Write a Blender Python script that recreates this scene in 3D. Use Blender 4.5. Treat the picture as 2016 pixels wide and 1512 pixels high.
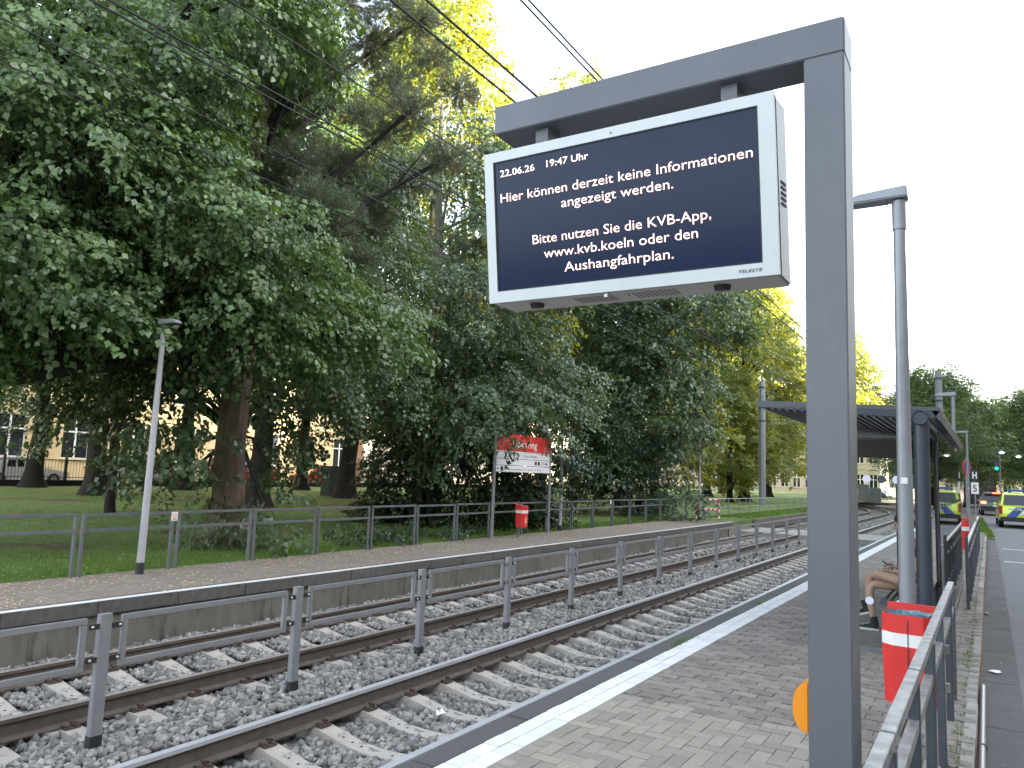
import bpy, math, random
import numpy as np
from mathutils import Vector, Matrix
R=math.radians
for o in list(bpy.data.objects): bpy.data.objects.remove(o)
S=bpy.context.scene; COL=S.collection
# ---------------------------------------------------------------- camera
yaw,pitch,roll,FPX=0.55987,0.11517,0.03716,1501.3
f=Vector((-math.sin(yaw)*math.cos(pitch),math.cos(yaw)*math.cos(pitch),math.sin(pitch)))
r=Vector((math.cos(yaw),math.sin(yaw),0)); u=r.cross(f)
r2=math.cos(roll)*r+math.sin(roll)*u; u2=-math.sin(roll)*r+math.cos(roll)*u
cd=bpy.data.cameras.new('camera'); cam=bpy.data.objects.new('camera',cd); COL.objects.link(cam)
cam.matrix_world=Matrix(((r2.x,u2.x,-f.x,0),(r2.y,u2.y,-f.y,0),(r2.z,u2.z,-f.z,1.6),(0,0,0,1)))
cd.sensor_width=36; cd.lens=36*FPX/2016; cd.clip_start=.05; cd.clip_end=3000
S.camera=cam
# ---------------------------------------------------------------- sky, sun, exposure
SUN_EL,SUN_AZ=R(15),R(76)          # azimuth measured from the track direction (+Y) towards +X
W=bpy.data.worlds.new('World'); S.world=W; W.use_nodes=True
nt=W.node_tree; bg=nt.nodes['Background']; sky=nt.nodes.new('ShaderNodeTexSky'); sky.sky_type='NISHITA'
sky.sun_disc=False; sky.sun_elevation=SUN_EL; sky.sun_rotation=SUN_AZ; sky.air_density=1.0; sky.dust_density=4.0; sky.ozone_density=1.0
bw=nt.nodes.new('ShaderNodeRGBToBW'); mxs=nt.nodes.new('ShaderNodeMix'); mxs.data_type='RGBA'; mxs.inputs[0].default_value=.6
nt.links.new(sky.outputs[0],bw.inputs[0]); nt.links.new(sky.outputs[0],mxs.inputs[6]); nt.links.new(bw.outputs[0],mxs.inputs[7]); nt.links.new(mxs.outputs[2],bg.inputs[0])   # thin evening cloud: a whiter sky
bg.inputs[1].default_value=0.15
sl=bpy.data.lights.new('sun','SUN'); sl.energy=5.0; sl.angle=R(.5); sl.color=(1,.86,.62)
so=bpy.data.objects.new('sun',sl); COL.objects.link(so)
sd=Vector((math.sin(SUN_AZ)*math.cos(SUN_EL),math.cos(SUN_AZ)*math.cos(SUN_EL),math.sin(SUN_EL)))
so.rotation_euler=(-sd).to_track_quat('-Z','Y').to_euler(); so.location=(0,0,60)
S.view_settings.view_transform='Standard'; S.view_settings.look='None'; S.view_settings.gamma=1
S.view_settings.use_curve_mapping=False; S.view_settings.exposure=3.5
S.cycles.max_bounces=6; S.cycles.transparent_max_bounces=12; S.cycles.sample_clamp_indirect=6
# ---------------------------------------------------------------- helpers
rng=np.random.default_rng(7); random.seed(7)
class MB:
    def __init__(s): s.v=[]; s.f=[]; s.m=[]; s.mi=0
    def add(s,vs,fs):
        b=len(s.v); s.v+= [tuple(p) for p in vs]; s.f+=[tuple(i+b for i in q) for q in fs]; s.m+=[s.mi]*len(fs); return s
    def box(s,x0,x1,y0,y1,z0,z1,M=None,bev=0):
        if bev:
            b=bev
            vs=[(x0+b,y0,z0),(x1-b,y0,z0),(x1,y0+b,z0),(x1,y1-b,z0),(x1-b,y1,z0),(x0+b,y1,z0),(x0,y1-b,z0),(x0,y0+b,z0)]
            vs+=[(x,y,z1) for x,y,z in vs]
            fs=[(7,6,5,4,3,2,1,0),tuple(range(8,16))]+[(i,(i+1)%8,8+(i+1)%8,8+i) for i in range(8)]
        else:
            vs=[(x0,y0,z0),(x1,y0,z0),(x1,y1,z0),(x0,y1,z0),(x0,y0,z1),(x1,y0,z1),(x1,y1,z1),(x0,y1,z1)]
            fs=[(0,3,2,1),(4,5,6,7),(0,1,5,4),(1,2,6,5),(2,3,7,6),(3,0,4,7)]
        if M is not None: vs=[M@Vector(p) for p in vs]
        return s.add(vs,fs)
    def tube(s,pts,rad,n=8,cap=True):
        pts=[Vector(p) for p in pts]
        if not hasattr(rad,'__len__'): rad=[rad]*len(pts)
        rad=[float(q) for q in rad]; pts=[Vector([float(c) for c in p]) for p in pts]; rings=[]; prev=None
        for i,p in enumerate(pts):
            d=(pts[min(i+1,len(pts)-1)]-pts[max(i-1,0)]).normalized()
            a=Vector((0,0,1)) if abs(d.z)<.9 else Vector((1,0,0))
            if prev is not None: a=prev
            x=a.cross(d); 
            if x.length<1e-4: x=Vector((0,1,0)).cross(d)
            x.normalize(); y=d.cross(x); prev=-x.cross(d) if False else y*1.0
            prev=y
            x=prev.cross(d).normalized(); y=d.cross(x)
            prev=y
            rings.append([p+rad[i]*(math.cos(2*math.pi*k/n)*x+math.sin(2*math.pi*k/n)*y) for k in range(n)])
        vs=[q for rr in rings for q in rr]; fs=[]
        for i in range(len(rings)-1):
            for k in range(n):
                fs.append((i*n+k,i*n+(k+1)%n,(i+1)*n+(k+1)%n,(i+1)*n+k))
        if cap: fs+= [tuple(range(n))[::-1],tuple(len(vs)-n+k for k in range(n))]
        return s.add(vs,fs)
    def cyl(s,p0,p1,r0,r1=None,n=16): return s.tube([p0,p1],[r0,r0 if r1 is None else r1],n)
    def prism(s,poly,axis,a,b):
        """extrude a 2D polygon along an axis ('x': poly=(y,z); 'y': poly=(x,z); 'z': poly=(x,y))"""
        def P(q,t): return {'x':(t,q[0],q[1]),'y':(q[0],t,q[1]),'z':(q[0],q[1],t)}[axis]
        n=len(poly); vs=[P(q,a) for q in poly]+[P(q,b) for q in poly]
        return s.add(vs,[tuple(range(n)),tuple(range(2*n-1,n-1,-1))]+[(i,n+i,n+(i+1)%n,(i+1)%n) for i in range(n)])
    def sphere(s,c,rx,ry=None,rz=None,n=10,m=7):
        ry=ry or rx; rz=rz or rx; vs=[(c[0],c[1],c[2]-rz)]
        for j in range(1,m):
            t=-math.pi/2+math.pi*j/m
            for i in range(n):
                a=2*math.pi*i/n; vs.append((c[0]+rx*math.cos(t)*math.cos(a),c[1]+ry*math.cos(t)*math.sin(a),c[2]+rz*math.sin(t)))
        vs.append((c[0],c[1],c[2]+rz)); fs=[(0,1+(i+1)%n,1+i) for i in range(n)]
        for j in range(m-2):
            for i in range(n): a=1+j*n; fs.append((a+i,a+(i+1)%n,a+n+(i+1)%n,a+n+i))
        L=len(vs)-1; a=1+(m-2)*n; fs+=[(a+i,a+(i+1)%n,L) for i in range(n)]
        return s.add(vs,fs)
def link(o,parent=None):
    COL.objects.link(o)
    if parent is not None: o.parent=parent
    return o
def tag(o,label=None,cat=None,group=None,kind=None):
    if label: o['label']=label
    if cat: o['category']=cat
    if group: o['group']=group
    if kind: o['kind']=kind
    return o
def mesh(name,mb,mats,smooth=False,bevel=0):
    me=bpy.data.meshes.new(name); me.from_pydata([tuple(v) for v in mb.v],[],mb.f)
    for m in (mats if isinstance(mats,(list,tuple)) else [mats]): me.materials.append(m)
    if any(mb.m): me.polygons.foreach_set('material_index',mb.m)
    import bmesh
    bm=bmesh.new(); bm.from_mesh(me); bmesh.ops.recalc_face_normals(bm,faces=bm.faces)
    if bevel: bmesh.ops.bevel(bm,geom=[e for e in bm.edges if len(e.link_faces)==2 and e.calc_face_angle(0)>.5],offset=bevel,segments=2,affect='EDGES',clamp_overlap=True)
    bm.to_mesh(me); bm.free()
    if smooth:
        me.polygons.foreach_set('use_smooth',[True]*len(me.polygons)); me.set_sharp_from_angle(angle=R(38))
    return me
def part(name,mb,mats,parent=None,smooth=False,bevel=0,loc=None):
    o=bpy.data.objects.new(name,mesh(name,mb,mats,smooth,bevel)); link(o,parent)
    if loc is not None: o.location=loc
    return o
def inst(name,me,parent=None,loc=(0,0,0),rot=(0,0,0),sc=None):
    o=bpy.data.objects.new(name,me); link(o,parent); o.location=loc; o.rotation_euler=rot
    if sc: o.scale=sc
    return o
def thing(name,label,cat,loc=(0,0,0),rz=0,group=None):
    o=bpy.data.objects.new(name,None); link(o); o.location=loc; o.rotation_euler=(0,0,rz); o.empty_display_size=.2
    return tag(o,label,cat,group)
def copy_tree(o,parent=None):
    c=o.copy(); COL.objects.link(c); c.parent=parent
    for ch in o.children: copy_tree(ch,c)
    return c
def dup(o,loc,rz=None,label=None,group=None):
    c=copy_tree(o); c.location=loc
    if rz is not None: c.rotation_euler=(0,0,rz)
    tag(c,label,None,group); return c
def npmesh(name,V,nper,mats):
    """V: (N,nper,3) polygons without shared vertices"""
    N=len(V); me=bpy.data.meshes.new(name); me.vertices.add(N*nper); me.vertices.foreach_set('co',V.reshape(-1).astype(np.float32))
    me.loops.add(N*nper); me.loops.foreach_set('vertex_index',np.arange(N*nper,dtype=np.int32))
    me.polygons.add(N); me.polygons.foreach_set('loop_start',np.arange(N,dtype=np.int32)*nper)
    me.materials.append(mats) if not isinstance(mats,list) else [me.materials.append(m) for m in mats]
    me.update(calc_edges=True); return me
def npmesh_idx(name,V,F,mat):
    me=bpy.data.meshes.new(name); k=F.shape[1]; me.vertices.add(len(V)); me.vertices.foreach_set('co',V.reshape(-1).astype(np.float32))
    me.loops.add(F.size); me.loops.foreach_set('vertex_index',F.reshape(-1).astype(np.int32))
    me.polygons.add(len(F)); me.polygons.foreach_set('loop_start',np.arange(len(F),dtype=np.int32)*k)
    me.materials.append(mat); me.update(calc_edges=True); return me
def text(s,parent,mat,x0,x1,z,h,y,rotfix=None,name='text_line',plane='xz',bold=0.0,depth=.0015,shear=0.0):
    """flat lettering between x0 and x1, baseline z, capital height h, on the plane facing -Y ('xz') or +X ('yz')"""
    c=bpy.data.curves.new('t','FONT'); c.body=s; c.size=1; c.offset=bold; c.extrude=0; c.shear=shear; c.resolution_u=3
    t=bpy.data.objects.new('t',c); COL.objects.link(t); bpy.context.view_layer.update()
    me=bpy.data.meshes.new_from_object(t.evaluated_get(bpy.context.evaluated_depsgraph_get()))
    bpy.data.objects.remove(t); bpy.data.curves.remove(c)
    n=len(me.vertices); co=np.empty(n*3,np.float32); me.vertices.foreach_get('co',co); co=co.reshape(-1,3)
    a,b=co[:,0].min(),co[:,0].max(); X=(co[:,0]-a)/(b-a); Z=co[:,1]*h/.73
    out=np.zeros_like(co)
    if plane=='xz': out[:,0]=x0+X*(x1-x0); out[:,1]=y; out[:,2]=z+Z
    else: out[:,1]=x0+X*(x1-x0); out[:,0]=y; out[:,2]=z+Z
    me.vertices.foreach_set('co',out.reshape(-1)); me.update(); me.materials.clear(); me.materials.append(mat); me.name=name
    return link(bpy.data.objects.new(name,me),parent)
# ---------------------------------------------------------------- materials
def M(name,col,rough=.5,metal=0,col2=None,scale=8,var=.5,bump=0,bscale=40,spec=.5,coat=0,emit=None,estr=0,streak=None,detail=6,island=0,wear=None):
    m=bpy.data.materials.new(name); m.use_nodes=True; N=m.node_tree.nodes; L=m.node_tree.links; b=N['Principled BSDF']
    b.inputs['Base Color'].default_value=(*col,1); b.inputs['Roughness'].default_value=rough; b.inputs['Metallic'].default_value=metal
    b.inputs['Specular IOR Level'].default_value=spec; b.inputs['Coat Weight'].default_value=coat
    tc=N.new('ShaderNodeTexCoord'); mp=N.new('ShaderNodeMapping'); L.new(tc.outputs['Object'],mp.inputs[0])
    if streak: mp.inputs['Scale'].default_value=streak
    src=None
    if col2 is not None:
        n=N.new('ShaderNodeTexNoise'); n.inputs['Scale'].default_value=scale; n.inputs['Detail'].default_value=detail; n.inputs['Roughness'].default_value=.65
        L.new(mp.outputs[0],n.inputs[0]); cr=N.new('ShaderNodeValToRGB'); L.new(n.outputs[0],cr.inputs[0])
        cr.color_ramp.elements[0].position=.5-var/2; cr.color_ramp.elements[1].position=.5+var/2
        cr.color_ramp.elements[0].color=(*col,1); cr.color_ramp.elements[1].color=(*col2,1); src=cr.outputs[0]
    if wear is not None:   # (colour, scale, threshold): shaped patches of dirt or wear
        n=N.new('ShaderNodeTexNoise'); n.inputs['Scale'].default_value=wear[1]; n.inputs['Detail'].default_value=10; n.inputs['Roughness'].default_value=.7; L.new(mp.outputs[0],n.inputs[0])
        cr=N.new('ShaderNodeValToRGB'); cr.color_ramp.elements[0].position=wear[2]; cr.color_ramp.elements[1].position=wear[2]+.08; L.new(n.outputs[0],cr.inputs[0])
        mx=N.new('ShaderNodeMix'); mx.data_type='RGBA'; L.new(cr.outputs[0],mx.inputs[0])
        if src: L.new(src,mx.inputs[6])
        else: mx.inputs[6].default_value=(*col,1)
        mx.inputs[7].default_value=(*wear[0],1); src=mx.outputs[2]
    if island:
        g=N.new('ShaderNodeNewGeometry'); oi=N.new('ShaderNodeObjectInfo'); ad=N.new('ShaderNodeMath'); ad.operation='ADD'
        L.new(g.outputs['Random Per Island'],ad.inputs[0]); L.new(oi.outputs['Random'],ad.inputs[1]); fr=N.new('ShaderNodeMath'); fr.operation='FRACT'; L.new(ad.outputs[0],fr.inputs[0])
        mr=N.new('ShaderNodeMapRange'); L.new(fr.outputs[0],mr.inputs[0]); mr.inputs[3].default_value=1-island; mr.inputs[4].default_value=1+island
        mx=N.new('ShaderNodeVectorMath'); mx.operation='SCALE'; L.new(mr.outputs[0],mx.inputs['Scale'])
        if src: L.new(src,mx.inputs[0])
        else: mx.inputs[0].default_value=col
        src=mx.outputs[0]
    if src: L.new(src,b.inputs['Base Color'])
    if bump:
        n=N.new('ShaderNodeTexNoise'); n.inputs['Scale'].default_value=bscale; n.inputs['Detail'].default_value=6; L.new(mp.outputs[0],n.inputs[0])
        bp=N.new('ShaderNodeBump'); bp.inputs['Strength'].default_value=bump; bp.inputs['Distance'].default_value=.01; L.new(n.outputs[0],bp.inputs['Height']); L.new(bp.outputs[0],b.inputs['Normal'])
    if emit: b.inputs['Emission Color'].default_value=(*emit,1); b.inputs['Emission Strength'].default_value=estr
    return m
def leafmat(name,c1,c2,rough=.42,trans=.3,tcol=(.25,.4,.04),isl=.35,nscale=.6,spec=.5):
    m=bpy.data.materials.new(name); m.use_nodes=True; N=m.node_tree.nodes; L=m.node_tree.links; b=N['Principled BSDF']
    g=N.new('ShaderNodeNewGeometry'); oi=N.new('ShaderNodeObjectInfo'); tc=N.new('ShaderNodeTexCoord')
    n=N.new('ShaderNodeTexNoise'); n.inputs['Scale'].default_value=nscale; n.inputs['Detail'].default_value=3; L.new(tc.outputs['Object'],n.inputs[0])
    a=N.new('ShaderNodeMath'); a.operation='MULTIPLY_ADD'; L.new(g.outputs['Random Per Island'],a.inputs[0]); a.inputs[1].default_value=.6
    b2=N.new('ShaderNodeMath'); b2.operation='MULTIPLY_ADD'; L.new(n.outputs[0],b2.inputs[0]); b2.inputs[1].default_value=1.4; b2.inputs[2].default_value=-.5; L.new(b2.outputs[0],a.inputs[2])
    cr=N.new('ShaderNodeValToRGB'); L.new(a.outputs[0],cr.inputs[0]); cr.color_ramp.elements[0].color=(*c1,1); cr.color_ramp.elements[1].color=(*c2,1)
    L.new(cr.outputs[0],b.inputs['Base Color']); b.inputs['Roughness'].default_value=rough; b.inputs['Specular IOR Level'].default_value=spec
    t=N.new('ShaderNodeBsdfTranslucent'); t.inputs[0].default_value=(*tcol,1)
    mx=N.new('ShaderNodeMixShader'); mx.inputs[0].default_value=trans; L.new(b.outputs[0],mx.inputs[1]); L.new(t.outputs[0],mx.inputs[2])
    L.new(mx.outputs[0],N['Material Output'].inputs[0]); return m
def glass(name,tint=(.9,.95,.95),rough=.02,ior=1.5):
    m=bpy.data.materials.new(name); m.use_nodes=True; N=m.node_tree.nodes; L=m.node_tree.links; N.remove(N['Principled BSDF'])
    t=N.new('ShaderNodeBsdfTransparent'); t.inputs[0].default_value=(*tint,1); g=N.new('ShaderNodeBsdfGlossy'); g.inputs['Roughness'].default_value=rough
    fr=N.new('ShaderNodeFresnel'); fr.inputs[0].default_value=ior; mx=N.new('ShaderNodeMixShader'); L.new(fr.outputs[0],mx.inputs[0]); L.new(t.outputs[0],mx.inputs[1]); L.new(g.outputs[0],mx.inputs[2])
    L.new(mx.outputs[0],N['Material Output'].inputs[0]); return m
m_asph=M('road_asphalt',(.10,.102,.108),.8,col2=(.14,.142,.148),scale=3,bump=.5,bscale=220,wear=((.14,.14,.14),60,.66))
m_asph2=M('gutter_asphalt',(.075,.075,.077),.9,col2=(.115,.112,.108),scale=5,bump=.6,bscale=160,wear=((.18,.17,.155),45,.68))
m_ground=M('soil',(.06,.05,.04),.95,col2=(.09,.075,.055),scale=2,bump=.4)
m_bed=M('ballast_bed',(.10,.10,.105),.95,col2=(.22,.22,.225),scale=28,var=.25,bump=1,bscale=28)
m_stone=M('ballast_stone',(.158,.153,.145),.88,col2=(.29,.278,.258),scale=4,island=.5,bump=.3,bscale=60)
m_sleeper=M('sleeper_concrete',(.31,.285,.245),.9,col2=(.43,.395,.345),scale=5,bump=.8,bscale=40,wear=((.17,.15,.13),6,.56))
m_railside=M('rail_rust',(.07,.055,.046),.8,col2=(.125,.10,.085),scale=12,bump=.3,bscale=60)
m_railtop=M('rail_polished',(.50,.52,.55),.42,.3,col2=(.40,.40,.41),scale=3)
m_railtop2=M('rail_worn_brownish',(.38,.35,.32),.45,.3,col2=(.26,.23,.20),scale=5)
m_clip=M('clip_rust',(.05,.033,.026),.8,col2=(.10,.068,.052),scale=30)
m_kerb=M('kerb_dark_stone',(.058,.058,.06),.85,col2=(.10,.098,.092),scale=60,bump=.5,bscale=120,island=.12,wear=((.17,.165,.15),9,.64))
m_white=M('white_stripe_paint',(.56,.57,.57),.75,col2=(.68,.69,.69),scale=8,bump=.4,bscale=90,wear=((.3,.29,.27),26,.62),island=.07)
m_paver=M('grey_paver',(.225,.20,.166),.9,col2=(.285,.257,.215),scale=30,bump=.5,bscale=150,island=.16,wear=((.15,.14,.13),5,.6))
m_paver2=M('dark_paver',(.175,.153,.136),.92,col2=(.26,.235,.21),scale=70,var=.3,bump=.9,bscale=150,island=.2,wear=((.2,.185,.17),4,.62))
m_joint=M('joint_sand',(.045,.04,.034),.95,col2=(.08,.07,.055),scale=20)
m_wallc=M('platform_wall_concrete',(.085,.08,.066),.9,col2=(.165,.155,.13),scale=1.6,var=.4,bump=.5,bscale=40,streak=(2,3,.5),wear=((.045,.045,.036),2.2,.54),island=.12)
m_steel=M('railing_grey',(.20,.212,.228),.45,.2,col2=(.25,.262,.278),scale=6)
m_steelD=M('railing_old_steel',(.10,.112,.128),.42,.35,col2=(.17,.185,.20),scale=7,wear=((.30,.30,.30),9,.64))
m_steelT=M('railing_worn_top',(.40,.39,.37),.40,.55,col2=(.17,.165,.16),scale=9,var=.35,wear=((.09,.09,.095),26,.6))
m_blackp=M('black_foot_paint',(.015,.017,.02),.55,col2=(.03,.03,.032),scale=20)
m_bolt=M('zinc_bolt',(.5,.5,.5),.35,1)
m_post=M('grey_iron_mica_paint',(.105,.114,.132),.45,.12,col2=(.130,.140,.160),scale=3,bump=.12,bscale=500,streak=(1,1,.4),wear=((.18,.185,.185),6,.64))
m_lamp=M('lamp_pole_paint',(.21,.23,.255),.42,.3,col2=(.26,.28,.305),scale=6)
m_lamp2=M('lamp_pole_pale',(.33,.34,.37),.45,.1,col2=(.40,.41,.44),scale=4)
m_alu=M('display_bezel',(.50,.56,.58),.42,.15,col2=(.56,.61,.63),scale=5,wear=((.36,.38,.37),7,.64))
m_side=M('display_side_steel',(.36,.38,.39),.42,.2)
m_under=M('display_underside',(.48,.46,.42),.6,col2=(.56,.54,.50),scale=5)
m_screen=M('lcd_glass',(.006,.012,.032),.10,spec=.16,emit=(.010,.020,.050),estr=.07)
m_txt=M('lit_letters',(.8,.7,.68),.6,emit=(1,.87,.83),estr=.14)
m_txtglow=M('lit_letters_fringe',(.4,.2,.15),.6,emit=(.75,.33,.24),estr=.06)
m_ink=M('black_print',(.012,.012,.014),.5)
m_red=M('red_paint',(.55,.022,.022),.42,col2=(.66,.035,.03),scale=5,wear=((.33,.05,.04),6,.6))
m_whitep=M('white_paint',(.68,.68,.66),.5,col2=(.76,.76,.75),scale=6,wear=((.5,.36,.33),12,.68))
m_orange=M('orange_plastic',(.75,.27,.012),.35,coat=.3)
m_shel=M('shelter_anthracite',(.03,.04,.058),.35,.2,col2=(.042,.052,.07),scale=4)
m_shel2=M('shelter_edge_grey',(.065,.072,.085),.4,.3)
m_glass=glass('clear_pane'); m_glassE=glass('end_pane_glass',(.93,.96,.96),.02,1.17); m_tint=glass('tinted_pane',(.18,.2,.2))
m_dotw=M('white_dot',(.6,.62,.72),.6); m_dotd=M('dark_dot',(.035,.055,.06),.6)
m_bag=M('blue_bin_liner',(.05,.13,.17),.3,col2=(.2,.33,.38),scale=30,bump=.5)
m_bark=M('bark_brown',(.075,.055,.042),.95,col2=(.15,.115,.09),scale=9,var=.35,bump=1.0,bscale=14,streak=(1,1,.22))
m_bark2=M('bark_grey',(.13,.13,.105),.95,col2=(.21,.205,.165),scale=5,bump=.8,bscale=25,streak=(1,1,.3))
m_bark3=M('bark_dark',(.009,.008,.007),.95,col2=(.022,.018,.015),scale=6,bump=1,bscale=18,streak=(1,1,.25))  # dark bark, lowered further: the canopy's shade is put into the colour
m_pinebark=M('pine_bark_reddish',(.075,.055,.045),.95,col2=(.17,.13,.108),scale=7,var=.4,bump=1.0,bscale=11,streak=(1,1,.3))
m_leafA=leafmat('linden_leaf',(.016,.046,.022),(.145,.23,.085),rough=.34,trans=.22,tcol=(.20,.34,.04))
m_leafB=leafmat('linden_leaf_dark',(.014,.040,.022),(.095,.155,.066),rough=.34,trans=.2,tcol=(.20,.30,.04))
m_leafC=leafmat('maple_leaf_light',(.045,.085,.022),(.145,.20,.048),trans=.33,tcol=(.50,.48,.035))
m_leafD=leafmat('evergreen_leaf',(.014,.034,.016),(.045,.085,.035),trans=.1,tcol=(.1,.2,.03),rough=.35)
m_leafE=leafmat('locust_leaf',(.035,.07,.03),(.075,.13,.05),trans=.3,tcol=(.25,.35,.05),nscale=.3)
m_needle=leafmat('pine_needle',(.05,.085,.055),(.11,.15,.10),trans=.15,tcol=(.3,.33,.12),rough=.5,nscale=.9)
m_needleB=leafmat('pine_needle_dry',(.13,.085,.045),(.22,.14,.08),trans=.15,tcol=(.4,.25,.1),rough=.6)
m_grassb=leafmat('grass_blade',(.05,.10,.015),(.12,.20,.035),trans=.25,tcol=(.2,.4,.03),rough=.6)
m_petal=M('fallen_blossom',(.66,.58,.33),.8,col2=(.45,.38,.15),scale=3,island=.3)
m_skin=M('skin',(.40,.235,.165),.5,col2=(.46,.28,.20),scale=9); m_hair=M('dark_hair',(.02,.014,.011),.6)
m_cloth=M('black_shirt',(.012,.014,.018),.9,bump=.4,bscale=200); m_short=M('dark_shorts',(.02,.022,.028),.9,bump=.4,bscale=200)
m_shoe=M('black_canvas',(.018,.018,.02),.85,bump=.3,bscale=300); m_sole=M('white_rubber',(.6,.58,.54),.7)
m_yel=M('yellow_render',(.60,.46,.24),.9,col2=(.68,.54,.31),scale=1.2,bump=.2,wear=((.5,.38,.26),1.5,.62))
m_pink=M('pale_pink_stone',(.52,.37,.28),.9,col2=(.60,.44,.33),scale=1.5,bump=.2)
m_beige=M('beige_render',(.50,.44,.35),.9,col2=(.57,.51,.42),scale=1)
m_frame=M('white_window_frame',(.75,.75,.72),.5); m_pane=M('window_pane',(.02,.025,.03),.06,spec=.8)
m_roof=M('slate_roof',(.05,.05,.055),.7)
def carpaint(n,c): return M(n,c,.3,.2,coat=.8)
m_tyre=M('tyre_rubber',(.015,.015,.016),.85); m_rim=M('wheel_rim',(.4,.4,.41),.35,.9); m_cglass=M('car_glass',(.015,.018,.02),.05,spec=.8)
m_tail=M('tail_lamp_red',(.35,.01,.01),.25); m_taillit=M('tail_lamp_lit',(.6,.02,.01),.3,emit=(1,.08,.02),estr=2.2)
# ================================================================= SETTING
def sheet(name,x0,x1,y0,y1,z,mat,kind='structure',top=None):
    b=MB(); b.box(x0,x1,y0,y1,z-.3 if top is None else top,z); o=part(name,b,mat); o['kind']=kind; return o
b=MB(); b.add([(-900,-900,-.75),(900,-900,-.75),(900,1500,-.75),(-900,1500,-.75)],[(0,1,2,3)]); o=part('ground',b,m_ground); o['kind']='structure'
# lawn with a slight unevenness
m_lawn=M('lawn_grass',(.055,.112,.02),.95,col2=(.115,.195,.04),scale=2.2,var=.4,bump=.8,bscale=60,wear=((.075,.056,.033),.30,.53))
XS=[-10.42,-12,-14,-17,-21,-26,-32,-38,-41.2]; YS=list(np.arange(-12,40,2.0))+list(np.arange(40,130,6.0))
b=MB(); vs=[(x,y,(0 if x>-11 else .04*math.sin(x*.9)*math.cos(y*.5)+.02)-(.0)) for x in XS for y in YS]; n=len(YS)
b.add(vs,[(i*n+j,i*n+j+1,(i+1)*n+j+1,(i+1)*n+j) for i in range(len(XS)-1) for j in range(n-1)])
o=part('lawn',b,m_lawn,smooth=True); o['kind']='structure'
o=sheet('lawn',-10.42,-8.75,29.6,60,-.04,m_lawn,top=-.6)
o=sheet('lawn',-41.2,-14.5,60,128,-.03,m_lawn)
# curved green verge where the tracks bend away
b=MB(); b.prism([(-14.5,60),(-8.75,60),(-9.3,64),(-11,70),(-14.5,77)],'z',-.5,-.05); o=part('verge',b,m_lawn); o['kind']='structure'
sheet('park_path',-44,-41.2,-12,128,-.02,M('park_path',(.2,.18,.15),.9,col2=(.26,.24,.2),scale=4))
sheet('side_street',-50.5,-44,-12,128,-.06,m_asph)
sheet('side_pavement',-53,-50.5,-12,128,.02,M('side_pavement',(.3,.28,.25),.9,col2=(.36,.34,.3),scale=3))
sheet('track_bed',-8.8,-2.6,-14,62,-.60,m_bed)
b=MB(); b.prism([(-14.5,62),(-2.6,62),(-2.6,75),(-6,86),(-12,98),(-26,110),(-40,114),(-40,104),(-26,98),(-17,88),(-14.5,77)],'z',-.7,-.5); o=part('track_bed',b,m_bed); o['kind']='structure'
# road and gutter strip
b=MB(); b.prism([(-.10,-14),(14,-14),(14,200),(-9,200),(-6,150),(-2.0,75),(-.62,58),(-.25,42),(.08,33),(.10,20),(-.10,19.9)],'z',-.4,-.104); road=part('road',b,m_asph); road['kind']='structure'
b=MB(); b.prism([(-.12,-14),(.19,-14),(.17,20),(.12,31.5),(-.12,31.9)],'z',-.3,-.1); o=part('gutter_strip',b,m_asph2); o['kind']='structure'
b=MB(); b.prism([(-.34,31.9),(.12,31.6),(.02,36),(-.25,43),(-.45,52),(-.62,58),(-1.6,58),(-1.6,31.9)],'z',-.3,-.07); o=part('verge',b,M('dry_verge',(.07,.065,.035),.95,col2=(.12,.115,.06),scale=6,bump=.8,bscale=60)); o['kind']='structure'
b=MB(); b.prism([(-.62,58),(-2.0,75),(-2.6,75),(-2.6,34.6),(-1.6,34.6),(-1.6,58)],'z',-.3,-.08); o=part('verge',b,m_asph2); o['kind']='structure'
sheet('far_pavement',14,17,-14,200,.0,m_paver)
for y in (22.2,27.0,40.):   # thin white transverse markings
    b=MB(); b.box(.25,6,y,y+.12,-.104,-.1); o=part('road_marking',b,m_white); o['kind']='structure'
# joints (sealed cuts) across the gutter strip, slightly recessed dark lines
jt=MB()
for y in np.arange(-1,31,1.55): jt.box(-.1,.17,y,y+.012,-.1,-.0985)
o=part('gutter_joint',jt,m_joint); o['kind']='stuff'
# ---------------------------------------------------------------- right platform
Y0,Y1=-1.5,34.
rp=thing('platform',None,None,(0,0,0)); rp['kind']='structure'
b=MB(); b.box(-2.62,-.25,Y0,Y1,-.56,-.02); part('base_slab',b,m_joint,rp)
kb=MB(); kb.prism([(-2.80,-.05),(-2.785,-.012),(-2.755,0),(-2.6,0),(-2.6,-.2),(-2.80,-.2)],'y',.005,.995)
me=mesh('kerb_stone',kb,m_kerb,bevel=.004)
for i in range(int(Y1-Y0)): inst('kerb_stone',me,rp,(random.uniform(-.003,.003),Y0+i,random.uniform(-.003,.003)))
b=MB(); b.box(-2.775,-2.62,Y0,Y1,-.56,-.2); part('platform_wall',b,m_wallc,rp)
# painted white stripe blocks, two courses
sb=MB(); sb.box(.002,.112,.002,.186,-.06,0,bev=.006); mw=mesh('painted_paving_block',sb,m_white)
far=MB(); k=0
for c,x in enumerate((-2.598,-2.483)):
    for j in range(int((Y1-1.5)/.19)):
        y=1.5+(j+.5*c)*.19; dz=random.uniform(-.002,.002)
        if y<14: inst('painted_paving_block',mw,rp,(x,y,dz))
        else: far.box(x+.003,x+.112,y+.003,y+.187,-.06,dz)
o=part('painted_paving_block',far,m_white,rp); o['kind']='stuff'
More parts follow.
